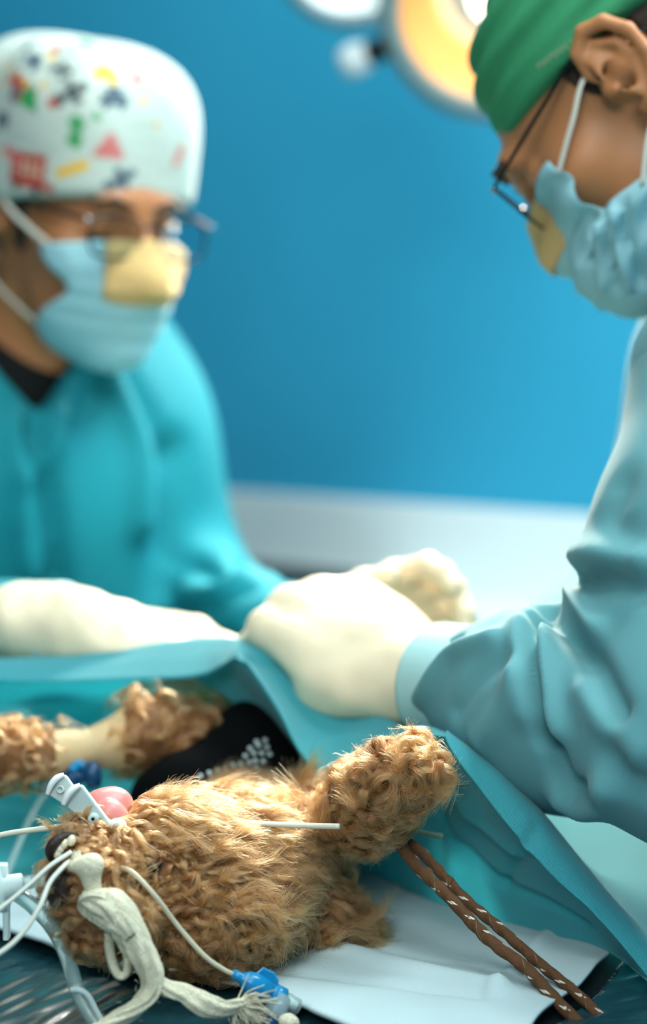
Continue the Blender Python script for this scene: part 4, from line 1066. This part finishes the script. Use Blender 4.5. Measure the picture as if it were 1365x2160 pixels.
shv = (cxp > 118) & (cxp < 262) & (cyp > 1490) & (cyp < 1650) & (ctr[:, 1] > 1.05)
body.data.polygons.foreach_set('material_index', shv.astype(np.int32))
TREED = bvh(VD, QD)
def perp(d):
    a = np.cross(d, (0.3, 0.2, 1.0)); a /= np.linalg.norm(a, axis=1)[:, None] + 1e-9; return a, np.cross(d, a)
def fur(name, V, Q, count, clumps, dens, style, parent, npts=10, rad=.00012, seed=5, base=FUR):
    r = np.random.default_rng(seed); NV = normals(V, Q)
    tris = np.concatenate([Q[:, [0, 1, 2]], Q[:, [0, 2, 3]]])
    ar = np.linalg.norm(np.cross(V[tris[:, 1]] - V[tris[:, 0]], V[tris[:, 2]] - V[tris[:, 0]]), axis=1) * dens(V[tris].mean(1), NV[tris].mean(1))
    cdf = np.cumsum(ar) / ar.sum()
    def roots(n):
        t = tris[np.searchsorted(cdf, r.random(n))]; a = np.sqrt(r.random(n)); b = r.random(n)
        w3 = np.stack([1 - a, a * (1 - b), a * b], 1)
        return (V[t] * w3[..., None]).sum(1), (NV[t] * w3[..., None]).sum(1)
    cp, cn = roots(clumps); cn /= np.linalg.norm(cn, axis=1)[:, None] + 1e-9
    st = style(cp, cn, r)
    kd = KDTree(clumps)
    for i, p in enumerate(cp): kd.insert(Vector(p), i)
    kd.balance()
    p, n = roots(count); ci = np.array([kd.find(Vector(x))[1] for x in p])
    fl = st['flow']; fl = fl - cn * (fl * cn).sum(1)[:, None]; fl /= np.linalg.norm(fl, axis=1)[:, None] + 1e-9
    d0 = fl + cn * st['lift'][:, None]; d0 /= np.linalg.norm(d0, axis=1)[:, None]
    d1 = fl * .9 - cn * st['drop'][:, None]
    b1, b2 = perp(d0); ph = r.random(clumps) * 6.28; hand = np.where(r.random(clumps) < .5, -1, 1)
    ls = (.72 + .28 * r.random(count)); L_ = st['len'][ci] * (.85 + .3 * r.random(count))
    out = np.zeros((count, npts, 3)); rel = p - cp[ci]
    fz_ = st.get('frizz', 1.0); jit = r.normal(size=(count, 3)) * .07 * fz_; jit2 = r.normal(size=(count, 3)) * .05 * fz_
    cw = st['clump'][ci]
    for k in range(npts):
        s = (k / (npts - 1)) * ls
        a = L_ * s
        cpth = cp[ci] + (d0[ci] * (a * (1 - .4 * s))[:, None]) + d1[ci] * (a * s * .5)[:, None]
        th = hand[ci] * (s * st['turn'][ci] * 2 * pi) + ph[ci]; hr = st['curl'][ci] * np.minimum(1, s * 2.2)
        hel = b1[ci] * ((np.cos(th) - np.cos(ph[ci])) * hr)[:, None] + b2[ci] * ((np.sin(th) - np.sin(ph[ci])) * hr)[:, None]
        out[:, k] = cpth + hel + rel * (1 - cw * np.minimum(1, s * 1.6) ** .8)[:, None] + (jit * (a * s)[:, None]) + jit2 * (a * np.sin(s * 5))[:, None]
    out[:, 0] = p - n * .0004
    out[..., 2] = np.maximum(out[..., 2], TABLE_Z + .0045)
    hc = bpy.data.hair_curves.new(name); hc.add_curves([npts] * count)
    hc.attributes['position'].data.foreach_set('vector', out.astype(np.float32).ravel())
    ra = hc.attributes.get('radius') or hc.attributes.new('radius', 'FLOAT', 'POINT')
    tp = np.linspace(0, 1, npts); ra.data.foreach_set('value', np.tile(rad * (1 - .55 * tp ** 2), (count, 1)).astype(np.float32).ravel())
    tone = st.get('tone', np.ones(clumps)) * (.50 + .72 * r.random(clumps))
    cc = np.array(lin(base))[None] * (tone[ci] * (.85 + .3 * r.random(count)))[:, None]
    cc = np.clip(np.concatenate([cc, np.ones((count, 1))], 1), 0, .95)
    ca = hc.attributes.new('col', 'FLOAT_COLOR', 'CURVE'); ca.data.foreach_set('color', cc.astype(np.float32).ravel())
    hc.materials.append(M_FUR)
    o = bpy.data.objects.new(name, hc); COL.objects.link(o); adopt(o, parent); o['kind'] = 'stuff'
    return o
ss = lambda x, a, b: np.clip((x - a) / (b - a), 0, 1) ** 2 * (3 - 2 * np.clip((x - a) / (b - a), 0, 1))
def rflow(fx, fy, r, jit):
    a = np.arctan2(fy, fx) + r.normal(size=len(fx)) * jit; return RT[None] * np.cos(a)[:, None] - UPV[None] * np.sin(a)[:, None]
def is_head(p): return (p[:, 1] < 1.075) & (pix(p)[0] < 690 + 0 * p[:, 0]) | ((np.linalg.norm(p - EARL[-1], axis=1) < .05))
def head_d(p, n):
    x, y = pix(p); d = (p[:, 1] < 1.13) & (x > 90) & (x < 800) & ((y > 1680) | (x < 600)) & ~((x > 655) & (y < 1830)) & ~((p[:, 1] > 1.04) & ((y < 1655) | (x < 200)))
    d = d * (.25 + .75 * (n @ -D > -.25))
    nose = np.linalg.norm(p - P(130, 1872, .888), axis=1) < .014; eye = np.linalg.norm(p - EYE, axis=1) < .0055
    mouth = np.linalg.norm(p - P(232, 1742, .925), axis=1) < .010
    return np.where(nose | eye | mouth, 0, d) * np.where(x < 280, .8, 1)
EYE = on_surface(TREED, 325, 1830)
def head_style(p, n, r):
    x, y = pix(p); m = len(p)
    fx = np.ones(m); fy = .10 + .0 * x
    fy = fy + ss(y, 1880, 2040) * 1.1; fx = fx - ss(y, 1930, 2050) * .5
    fy = fy - .25 * ss(1780 - y, 0, 80)
    mz = ss(300 - x, 0, 90); fx = fx * (1 - mz) + mz * -.35; fy = fy * (1 - mz) + mz * .9
    er = ss(x, 560, 640); fx = fx * (1 - er) + er * 1.0; fy = fy * (1 - er) + er * (.45 + .35 * (y - 1920) / 60)
    low = ss(y, 1900, 2000) * (1 - er)
    ln = .026 + .002 * er - .010 * mz - .006 * low + .002 * r.random(m)
    return dict(flow=rflow(fx, fy, r, .42 + .35 * low + .25 * mz), lift=.34 + .25 * low + .22 * er + .22 * r.random(m) - .1 * mz, drop=.22 + 0 * x, len=ln * (.7 + .6 * r.random(m)) * (.30 + .70 * ss(np.linalg.norm(p - EYE - RT * -.004, axis=1), .006, .022)), frizz=.95,
                curl=(.0015 + .0014 * low - .0004 * er + .0012 * r.random(m)), turn=1.0 + .5 * low + .8 * r.random(m), clump=.74 + .20 * r.random(m), tone=1.08 - .22 * low - .15 * mz - .12 * er)  # lower skull tone darkened: coat variation, with overhead shade put into the colour
fur('head_fur', VD, QD, 170000, 3800, head_d, head_style, dog, seed=11)
def paw_d(p, n):
    x, y = pix(p); return ((p[:, 1] < 1.06) & (x > 655) & (y < 1800) & ~((y > 1790) & (x < 700)) & (np.linalg.norm(p - EARL[-1], axis=1) > .05)) * 1.0
def paw_style(p, n, r):
    x, y = pix(p); m = len(p)
    return dict(flow=rflow(-.55 + 0 * x, .75 + 0 * x, r, .8), lift=.75 + .4 * r.random(m), drop=.75 + 0 * x, len=.019 * (.75 + .5 * r.random(m)), curl=.0034 + .0026 * r.random(m), turn=.8 + .6 * r.random(m), clump=.58 + .24 * r.random(m), tone=1.0 + 0 * x, frizz=1.7)
fur('paw_fur', VD, QD, 64000, 560, paw_d, paw_style, dog, seed=12, npts=14)
def leg_d(p, n):
    x, y = pix(p); far = p[:, 1] > 1.05
    l = far & (x < 530) & (y < 1660) & ~((x > 112) & (x < 268)); rr_ = far & (x > 580) & (x < 720) & (y > 1540); nk = (p[:, 1] > 1.10) & (x > 300) & (x < 620) & (y > 1640)
    return (l | rr_ | nk) * 1.0
def leg_style(p, n, r):
    x, y = pix(p); m = len(p)
    return dict(flow=rflow(-.6 + 0 * x, .4 + 0 * x, r, .9), lift=.8 + .4 * r.random(m), drop=.5 + 0 * x, len=.020 * (.75 + .5 * r.random(m)), curl=.003 + .002 * r.random(m), turn=1 + .6 * r.random(m), clump=.74 + .18 * r.random(m), tone=.9 + 0 * x)
fur('leg_fur', VD, QD, 52000, 1900, leg_d, leg_style, dog, seed=13)
# nose, closed eye, tongue, lip
nf = lambda p: smax(smin(ell(p, P(130, 1866, .886), (.0085, .0100, .0110)), ell(p, P(138, 1892, .886), (.008, .009, .007)), .004), -smin(ell(p, P(106, 1852, .880), (.003, .004, .0022)), ell(p, P(108, 1884, .880), (.003, .004, .0022)), .001), .0015)
sdf_obj('nose', nf, P(126, 1866, .892) - .025, P(126, 1866, .892) + .025, .001, M_NOSE, dog)
ev = [EYE + (P(a, b, .9) - P(325, 1830, .9)) for a, b in ((-8 + 316, 1836), (325, 1829), (340, 1819))]
ef = lambda p: chain(p, [e - D * .0012 for e in ev], [.0012, .0030, .0010], .002)
sdf_obj('eye', ef, EYE - .012, EYE + .012, .0006, M_EYE, dog)
tg_c = P(232, 1712, .935)
def tong(p):
    d = chain(p, [P(190, 1735, .93), P(212, 1706, .935), P(240, 1704, .94), P(258, 1735, .945)], [.006, .0085, .0095, .007], .008)
    g = chain(p, [P(205, 1718, .924), P(226, 1718, .9245), P(239, 1732, .926), P(244, 1765, .93)], [.004, .007, .0075, .006], .006)
    return smin(d, g, .0015)
sdf_obj('tongue', tong, tg_c - .035, tg_c + .035, .0011, M_TONGUE, dog)
lipp = [P(108, 1812, .885), P(105, 1795, .882), P(116, 1776, .882), P(140, 1764, .886), P(170, 1762, .895)]
tube_obj('lip', lipp, [.0018, .0026, .0028, .0022, .0012], M_NOSE, dog, up=(0, -1, 0))
for i, (a, b) in enumerate(((126, 1792), (134, 1781), (150, 1774), (122, 1802))):
    V_, F_ = lathe([(.0001, -.003), (.0022, -.0015), (.0024, .0008), (.0012, .003), (.0001, .0036)], P(a, b, .884), img(.3, .9, -.2), 10); mesh_obj('tooth', V_, F_, mat('tooth_cream', (236, 222, 196), .3) if i == 0 else bpy.data.materials['tooth_cream'], dog)
# black dotted harness over the chest
M_HARN = mat('black_harness', (5, 7, 8), 0.95, spec=0.1); M_DOT = mat('grey_rubber_dot', (170, 186, 188), 0.6)
def harn(p):
    d = chain(p, [P(395, 1665, 1.09), P(480, 1630, 1.125), P(560, 1580, 1.15), P(575, 1560, 1.16)], [.020, .022, .024, .022], .03)
    d = smin(d, chain(p, [P(540, 1620, 1.12), P(600, 1690, 1.105), P(665, 1775, 1.09)], [.026, .020, .012], .02), .02)
    d = smin(d, chain(p, [P(395, 1665, 1.09), P(340, 1690, 1.10), P(320, 1730, 1.12)], [.018, .016, .012], .02), .02)
    d = smin(d, ell(p, P(560, 1640, 1.15), (.042, .035, .05)), .02)
    return smax(d, TABLE_Z + .006 - p[:, 2], .004)
hlo = P(300, 1760, 1.1) - .06; hhi = P(680, 1540, 1.15) + .07
VH, QH = nets(harn, *bounds(np.minimum(hlo, hhi), np.maximum(hlo, hhi), .003), relax=2)
VH = fold_noise(VH, normals(VH, QH), .0008, 80, 17)
hn = mesh_obj('chest_harness', VH, QH, M_HARN, dog); TH_ = bvh(VH, QH)
dots = [(400, 705), (480, 725), (460, 683), (537, 706), (517, 667), (590, 690), (571, 651), (565, 755), (622, 733), (648, 674), (622, 631), (677, 622), (667, 725), (676, 772), (683, 806), (700, 853), (724, 683), (734, 610), (766, 548), (740, 516), (782, 648), (707, 567), (776, 600), (820, 548), (798, 495), (843, 460), (855, 507), (874, 555), (738, 760), (747, 800), (761, 846), (733, 733), (784, 470), (830, 605), (786, 692)]
dm = None
for a, b in dots:
    h = on_surface(TH_, 300 + a * .3077, 1420 + b * .3077)
    if h is None: continue
    if dm is None:
        V_, F_ = lathe([(.0017, 0), (.0015, .0006), (.0008, .0010), (.0001, .0011)], (0, 0, 0), (0, 0, 1), 10); o = mesh_obj('rubber_dot', V_, F_, M_DOT, None); dm = o
    else: o = dm.copy(); COL.objects.link(o); o.parent = None
    nn = Vector(TH_.find_nearest(Vector(h))[1]); o.location = h; o.rotation_euler = nn.to_track_quat('Z', 'Y').to_euler()
    adopt(o, hn)

# ------------------------------------------------------------------ small things round the dog
M_CREAM = mat('cream_cable', (222, 216, 196), 0.45)
M_CREAM2 = mat('grey_cable', (206, 208, 198), 0.45)
M_CLEAR = mat('clear_tubing', (214, 236, 234), 0.12, trans=0.75, ior=1.2, spec=0.6)
M_FROST = mat('frosted_plastic', (222, 238, 238), 0.35, trans=0.45, ior=1.2)
M_BLUEP = mat('blue_plastic', (30, 150, 208), 0.2, trans=0.4, ior=1.3, spec=0.7)
M_NAVYP = mat('dark_blue_plastic', (16, 62, 100), 0.3)
M_CLIP = mat('clip_grey', (186, 200, 198), 0.4, bump=0.05, bscale=600)
M_GAUZE = mat('cotton_gauze', (255, 243, 214), 0.95, var=0.06, vscale=160, bump=1.0, bscale=1300, weave=0.8, transl=0.12)
def rope_mat():
    m = mat('brown_braided_cord', (92, 60, 36), 0.85, var=0.25, vscale=500, bump=0.5, bscale=1100); nt = m.node_tree; N, L = nt.nodes, nt.links
    uv = N.new('ShaderNodeUVMap'); uv.uv_map = 'UVMap'; sp = N.new('ShaderNodeSeparateXYZ'); L.new(uv.outputs[0], sp.inputs[0])
    def M(op, a, b=None):
        n = N.new('ShaderNodeMath'); n.operation = op
        for i, v in enumerate((a, b)):
            if v is None: continue
            if isinstance(v, (int, float)): n.inputs[i].default_value = v
            else: L.new(v, n.inputs[i])
        return n.outputs[0]
    u = M('MULTIPLY', sp.outputs[0], 74.0); f = M('FRACT', M('ADD', u, M('MULTIPLY', sp.outputs[1], 2.0)))
    a = M('LESS_THAN', f, 0.20); g = M('FRACT', M('ADD', M('MULTIPLY', sp.outputs[1], 3.0), M('MULTIPLY', sp.outputs[0], 190.0))); b = M('GREATER_THAN', g, 0.74)
    gap = M('GREATER_THAN', M('FRACT', M('MULTIPLY', f, 9.0)), 0.25)
    k = M('MULTIPLY', M('MULTIPLY', a, b), gap)
    mx = N.new('ShaderNodeMix'); mx.data_type = 'RGBA'; L.new(k, mx.inputs[0])
    pb = N['Principled BSDF']; src = pb.inputs['Base Color'].links[0].from_socket
    L.new(src, mx.inputs[6]); mx.inputs[7].default_value = (*lin((226, 220, 204)), 1); L.new(mx.outputs[2], pb.inputs['Base Color']); return m
M_ROPE = rope_mat()
def prism(pts, ext):
    pts = np.asarray(pts); n = len(pts); V = np.concatenate([pts, pts + ext])
    return V, [list(range(n)), list(range(2 * n - 1, n - 1, -1))] + [[i, i + n, (i + 1) % n + n, (i + 1) % n] for i in range(n)]
def bevel(o, w_, seg=2):
    m = o.modifiers.new('bevel', 'BEVEL'); m.width = w_; m.segments = seg; m.limit_method = 'ANGLE'; m.angle_limit = .5; return o
# rope tied round the paw, two strands pulled to the table corner
kp = P(832, 1766, .952)
rope = thing('rope', 'brown cord flecked with white, tied to the paw and pulled to the lower right', 'rope', kp)
low = [(822, 1762, .955), (860, 1806, .95), (889, 1837, .946), (957, 1899, .934), (1032, 1973, .92), (1110, 2044, .908), (1173, 2110, .896), (1226, 2162, .888), (1330, 2270, .866), (1420, 2372, .845)]
upp = [(838, 1758, .962), (880, 1792, .957), (924, 1832, .952), (982, 1895, .942), (1057, 1957, .93), (1131, 2023, .918), (1214, 2093, .904), (1288, 2157, .892), (1400, 2262, .868), (1480, 2372, .845)]
def wig(a, sd): r = np.random.default_rng(sd); return [P(x + r.normal() * 2.2, y + r.normal() * 2.2, d) for x, y, d in a]
tube_obj('cord', wig(low, 3), .0034, M_ROPE, rope, sub=26, n=18, lobes=3, lobe=.06, twist=190, noise=.05)
tube_obj('cord', wig(upp, 4), .0030, M_ROPE, rope, sub=26, n=18, lobes=3, lobe=.06, twist=190, noise=.05)
tube_obj('cord_loop', [P(a, b, d) for a, b, d in ((826, 1764, .95), (805, 1745, .950), (780, 1715, .948), (762, 1690, .960), (775, 1690, .978), (805, 1715, .980), (832, 1752, .968), (826, 1764, .955))], .003, M_ROPE, rope, sub=14, n=14, lobes=3, lobe=.13, twist=430)
for i in range(26):
    a = low if i % 2 else upp; t = rng.uniform(1.5, 7.4); k = int(t); q = np.array(a[k]) * (1 - t + k) + np.array(a[k + 1]) * (t - k)
    p0 = P(*q) - D * .003; dr = nrm(rng.normal(size=3)) * .0045; c = tube([p0, p0 + dr * .6 + RT * .0008, p0 + dr], [.00022, .00018, .0001], n=5, sub=3)
    if i == 0: ws = [c[:2]]
    else: ws.append(c[:2])
fr = mesh_obj('frayed_fibres', *join(*ws), M_ROPE, rope); fr['kind'] = 'stuff'
# drain tube behind the paw
tag(tube_obj('drain_tube', [P(850, 1750, .985), P(890, 1757, .98), P(936, 1765, .975)], .0019, mat('drain_green', (92, 124, 112), .4), None), 'short dull green tube end poking out behind the paw', 'tube')
# cables
tag(tube_obj('sensor_cable', [P(-120, 1792, .93), P(0, 1762, .925), P(60, 1752, .92), P(110, 1746, .915), P(170, 1740, .918), P(225, 1742, .93), P(330, 1760, .955), P(400, 1740, .962), P(440, 1729, .945), P(520, 1735, .942), P(600, 1740, .94), P(660, 1742, .934), P(716, 1743, .926)], .00155, M_CREAM), 'cream cable passing behind the muzzle and on to the raised paw', 'cable')
tag(tube_obj('sensor_cable', [P(-110, 1998, .85), P(0, 1917, .862), P(60, 1868, .868), P(105, 1827, .874), P(150, 1797, .882)], .00125, M_CREAM2), 'thin grey cable rising straight from the left edge to the muzzle', 'cable')
tag(tube_obj('sensor_cable', [P(-110, 2070, .84), P(0, 2010, .848), P(50, 1965, .853), P(84, 1912, .858), (P(105, 1862, .866)), P(134, 1828, .874), P(150, 1815, .884)], .00135, M_CREAM2), 'pale cable curving from the lower left corner up to the muzzle', 'cable')
# breathing tube and its white connector
et = thing('breathing_tube', 'clear breathing tube with white flanged connector at the left edge', 'tube', P(10, 1870, .885))
tube_obj('tubing', [P(-30, 1878, .885), P(30, 1868, .885), P(80, 1857, .888), P(112, 1852, .89), P(160, 1846, .90)], .0036, M_CLEAR, et)
ax = nrm(P(80, 1857, .885) - P(-30, 1878, .885))
V_, F_ = lathe([(.001, -.03), (.007, -.03), (.007, -.004), (.0125, -.003), (.0125, .0005), (.0062, .001), (.0055, .010), (.004, .0105), (.001, .0105)], P(8, 1872, .885), ax, 28); mesh_obj('connector', V_, F_, M_FROST, et)
V_, F_ = box(P(14, 1945, .885), (.0032, .006, .018), .0008); mesh_obj('port', V_, F_, M_FROST, et)
V_, F_ = box(P(4, 1845, .885), (.006, .006, .012), .0012); mesh_obj('port', V_, F_, M_FROST, et)
# thick soft tube to the bottom edge, with a thinner one beside it
tag(tube_obj('suction_tube', [P(28, 1882, .893), P(70, 1912, .89), P(112, 1958, .886), P(140, 2015, .884), P(160, 2080, .882), P(185, 2130, .878), P(225, 2190, .872), P(270, 2260, .86)], .0040, M_CLEAR), 'thick translucent tube curving from the connector to the bottom edge', 'tube')
tag(tube_obj('thin_tube', [P(150, 2088, .876), P(168, 2088, .874), P(186, 2100, .874), P(202, 2130, .874), P(222, 2170, .872), P(250, 2240, .86)], .0015, M_FROST), 'thin pale tube looped over the thick translucent one', 'tube')
# cuff line and blue valve
pl = thing('cuff_line', 'thin clear line across the dog fur ending in a blue valve', 'tube', P(540, 2080, .88))
tube_obj('line', [P(240, 1836, .900), P(256, 1830, .886), P(285, 1845, .876), P(330, 1893, .872), P(375, 1953, .875), P(430, 2015, .875), P(470, 2044, .877), P(494, 2056, .88)], .0013, mat('milky_line', (214, 206, 180), .3, trans=.3), pl)
va = P(490, 2053, .88); vb = P(596, 2108, .886); ax = nrm(vb - va); ln = np.linalg.norm(vb - va)
V_, F_ = lathe([(.001, 0), (.0023, 0), (.0026, .004), (.0028, .0055), (.0052, .0085), (.0060, .012), (.0060, ln * .72), (.0050, ln * .73), (.0050, ln * .80), (.0060, ln * .81), (.0060, ln), (.001, ln)], va, ax, 26); vv_ = mesh_obj('valve', V_, F_, M_BLUEP, pl)
fin = nrm(UPV - ax * (ax @ UPV))
V_, F_ = prism([va + ax * .011 + fin * .005, va + ax * .013 + fin * .0095, va + ax * .020 + fin * .0098, va + ax * .0245 + fin * .007, va + ax * .0245 + fin * .005], D * .003); bevel(mesh_obj('valve_fin', V_, F_, M_BLUEP, vv_, smooth=False), .0006)
V_, F_ = prism([va + ax * .0085 - fin * .004, va + ax * .011 - fin * .0082, va + ax * .0185 - fin * .0085, va + ax * .022 - fin * .005], D * .003); bevel(mesh_obj('valve_fin', V_, F_, M_BLUEP, vv_, smooth=False), .0006)
V_, F_ = lathe([(.001, ln - .002), (.0045, ln - .002), (.0045, ln + .0095), (.0040, ln + .010), (.001, ln + .010)], va, ax, 24); mesh_obj('luer_tip', V_, F_, M_CLEAR, vv_)
V_, F_ = lathe([(.001, ln), (.0022, ln), (.0022, ln + .008), (.001, ln + .008)], va, ax, 16); mesh_obj('white_seat', V_, F_, M_WHITE, vv_)
# capped blue connector at the bottom edge
bc_ = thing('blue_connector', 'small clear and dark blue connector cut by the bottom edge below the valve', 'connector', T(575, 2150))
ca = P(590, 2116, .882); cb = P(556, 2185, .872); ax = nrm(cb - ca)
V_, F_ = lathe([(.001, 0), (.005, 0), (.0055, .003), (.0055, .016), (.004, .018), (.004, .026), (.001, .026)], ca, ax, 22); mesh_obj('barrel', V_, F_, M_NAVYP, bc_)
V_, F_ = lathe([(.0012, -.004), (.0045, -.004), (.0062, .004), (.0062, .009), (.0045, .010)], ca, ax, 22); mesh_obj('collar', V_, F_, M_CLEAR, bc_)
cot = lambda p: smin(ell(p, P(606, 2154, .872), (.005, .005, .004)), ell(p, P(614, 2160, .872), (.004, .004, .004)), .002)
o, _, _ = sdf_obj('cotton_ball', cot, P(608, 2157, .872) - .012, P(608, 2157, .872) + .012, .001, M_GAUZE, None, post=lambda V, Q: fold_noise(V, normals(V, Q), .0003, 900, 3)); tag(o, 'tiny white cotton ball at the bottom edge', 'cotton ball')
# drip line and blue port under the shaved foreleg
iv = thing('drip_line', 'clear drip line rising to a dark blue port under the shaved foreleg', 'tube', P(160, 1640, 1.09))
tube_obj('line', [P(-20, 1935, 1.06), P(12, 1850, 1.07), P(40, 1780, 1.08), P(75, 1705, 1.09), P(105, 1665, 1.09), P(128, 1645, 1.09)], .0024, M_CLEAR, iv)
ax = nrm(P(190, 1650, 1.09) - P(118, 1650, 1.09) + UPV * .004)
V_, F_ = lathe([(.001, -.006), (.0042, -.006), (.005, 0), (.005, .006), (.0065, .007), (.0065, .013), (.004, .014), (.004, .018), (.0085, .0185), (.0085, .026), (.006, .0275), (.001, .0275)], P(122, 1648, 1.09), ax, 24); mesh_obj('port', V_, F_, M_NAVYP, iv)
V_, F_ = lathe([(.001, -.012), (.003, -.012), (.0055, -.005), (.0062, .0), (.0058, .003)], P(120, 1648, 1.09), ax, 20); mesh_obj('clear_hub', V_, F_, M_CLEAR, iv)
tube_obj('wing', [P(150, 1628, 1.085), P(165, 1612, 1.09), P(185, 1622, 1.09)], .003, M_BLUEP, iv)
# catheter tape on the shaved leg
V_, F_, U_ = tube([P(176, 1581, 1.107), P(190, 1578, 1.108)], [.0139, .0139], n=28, sub=2)
tag(mesh_obj('clear_tape', V_, F_, mat('clear_tape', (206, 196, 160), .25, alpha=.75), None, uv=U_), 'band of clear tape round the shaved foreleg', 'tape')
# tongue clip sensor: two levers on a pivot
cl = thing('tongue_clip', 'pale grey clip sensor pinching the dog tongue', 'clip', P(205, 1715, .91))
def lever(name, pts, dep0, dep1, th, lip):
    n = len(pts); P3 = [P(x, y, dep0 + (dep1 - dep0) * (y - 1640) / 130) for x, y in pts]
    V_, F_ = prism(P3, D * th); o = bevel(mesh_obj(name, V_, F_, M_CLIP, cl, smooth=False), .0009, 3)
    return o
fl_ = lever('lever', [(135, 1698), (139, 1684), (152, 1666), (168, 1657), (175, 1661), (236, 1742), (258, 1741), (252, 1752), (240, 1766), (226, 1776), (212, 1763)], .903, .905, .0055, 0)
V_, F_, _u = tube([P(134, 1697, .9015), P(143, 1678, .9005), (P(155, 1664, .9005)), P(169, 1656, .9015)], [.0014, .0018, .0018, .0012], n=12); mesh_obj('grip_lip', V_, F_, M_WHITE, fl_)
bl_ = lever('lever', [(101, 1676), (106, 1660), (120, 1642), (134, 1635), (141, 1640), (164, 1672), (232, 1752), (215, 1762), (150, 1710), (125, 1692)], .912, .914, .0045, 0)
V_, F_, _u = tube([P(100, 1675, .9115), P(108, 1655, .9105), P(120, 1641, .9105), P(135, 1634, .9115)], [.0012, .0017, .0017, .0012], n=12); mesh_obj('grip_lip', V_, F_, M_WHITE, bl_)
V_, F_ = lathe([(.0022, 0), (.0022, -.0008), (.0014, -.0009), (.0013, .0004), (.0001, .0006)], P(127, 1665, .9118), D, 16); mesh_obj('screw_hole', V_, F_, M_CLIP, bl_)
V_, F_ = lathe([(.001, 0), (.0028, 0), (.0028, .012), (.001, .012)], P(196, 1728, .9), D, 20); mesh_obj('pivot', V_, F_, M_CLIP, cl)
tube_obj('jaw', [P(234, 1742, .906), P(244, 1736, .906), P(256, 1738, .907), P(262, 1745, .908)], [.0022, .0026, .0026, .0016], M_WHITE, cl)
for a, b in ((182, 1752), (214, 1772)): V_, F_ = box(P(a, b, .902), (.0042, .003, .0048), .0009, frame(img(.6, -.5, .3), img(.3, .8, 0)).T); mesh_obj('clip_foot', V_, F_, M_FROST, cl)
# gauze tie: knot, twisted tail, hanging loop and frayed end
gz = thing('gauze_tie', 'cream cotton gauze tied round the muzzle, its twisted tails trailing to the table', 'gauze', P(200, 1880, .875))
kn = lambda p: smin(smin(ell(p, P(178, 1822, .868), (.0085, .006, .0042), frame(RT * .95 + UPV * .2, UPV)), ell(p, P(196, 1826, .867), (.0055, .006, .0055)), .004), chain(p, [P(186, 1830, .868), P(191, 1850, .868), P(196, 1872, .868)], [.0052, .0042, .0046], .004), .004)
V, Q = nets(kn, *bounds(P(186, 1845, .868) - .026, P(186, 1845, .868) + .026, .0009)); V = fold_noise(V, normals(V, Q), .0004, 500, 19, (1, 1, .25)); mesh_obj('knot', V, Q, M_GAUZE, gz)
tail = [(182, 1888, .868, .0052), (205, 1898, .864, .0085), (240, 1912, .862, .0088), (268, 1950, .862, .0080), (292, 2002, .862, .0078), (318, 2048, .862, .0074), (318, 2088, .862, .0068), (290, 2122, .861, .0068), (252, 2150, .859, .0072), (205, 2185, .853, .007), (150, 2240, .842, .006)]
tube_obj('twisted_tail', [P(*t[:3]) for t in tail], [t[3] for t in tail], M_GAUZE, gz, sub=16, n=44, flat=.62, twist=38, lobes=7, lobe=.10, noise=.04, up=(0, -1, 0))
tube_obj('wrap_fold', [P(*t) for t in ((262, 1972, .872), (240, 1915, .866), (210, 1890, .862), (186, 1892, .862), (184, 1910, .866), (215, 1928, .862), (250, 1946, .858), (275, 1975, .857))], [.003, .0046, .0052, .005, .0046, .0056, .0062, .004], M_GAUZE, gz, sub=14, n=40, flat=.5, twist=20, lobes=7, lobe=.10, up=(0, -1, 0))
loop = [(232, 1930, .868), (230, 1975, .868), (236, 2025, .868), (250, 2056, .867), (266, 2052, .867), (268, 2020, .867), (258, 1985, .868), (250, 1950, .869)]
tube_obj('hanging_loop', [P(*t) for t in loop], [.0034, .0042, .0042, .0038, .0036, .0036, .0034, .003], M_GAUZE, gz, sub=12, n=20, flat=.55, twist=6, lobes=5, lobe=.07, up=(0, -1, 0))
br = [(322, 2068, .862, .0050), (352, 2084, .864, .0052), (390, 2096, .866, .0048), (430, 2118, .866, .0054), (470, 2128, .868, .0052), (500, 2120, .870, .0045), (518, 2112, .871, .003)]
tube_obj('side_tail', [P(*t[:3]) for t in br], [t[3] for t in br], M_GAUZE, gz, sub=14, n=40, flat=.6, twist=45, lobes=6, lobe=.11, noise=.05, up=(0, -1, 0))
tube_obj('muzzle_wrap', [P(*t) for t in ((196, 1870, .868), (178, 1840, .868), (160, 1812, .878), (165, 1790, .90), (190, 1790, .925), (230, 1830, .94), (235, 1890, .925), (215, 1905, .89), (196, 1880, .872))], .0035, M_GAUZE, gz, sub=8, n=16, flat=.5, lobes=4, lobe=.08)
th_ = []
for i in range(90):
    b0 = P(504 + rng.normal() * 8, 2122 + rng.normal() * 7, .871); a = rng.normal() * .6 - .35; l = rng.uniform(.008, .020)
    d_ = RT * math.cos(a) + UPV * (math.sin(a) + .05) - D * rng.uniform(-.2, .3); k_ = nrm(rng.normal(size=3)) * .002
    th_.append(tube([b0, b0 + d_ * l * .5 + k_, b0 + d_ * l - UPV * .002], [.0005, .00042, .0002], n=5, sub=3)[:2])
for i in range(160):
    j = rng.integers(0, len(tail) - 1); t = rng.random(); q = np.array(tail[j]) * (1 - t) + np.array(tail[j + 1]) * t
    b0 = P(*q[:3]) + (RT * rng.normal() + UPV * rng.normal() - D * .4) * q[3] * .55; d_ = nrm(rng.normal(size=3)) * .0035
    th_.append(tube([b0, b0 + d_ * .6 + UPV * .0004, b0 + d_], [.00014, .00012, .00006], n=4, sub=2)[:2])
fr = mesh_obj('frayed_threads', *join(*th_), M_GAUZE, gz); fr['kind'] = 'stuff'
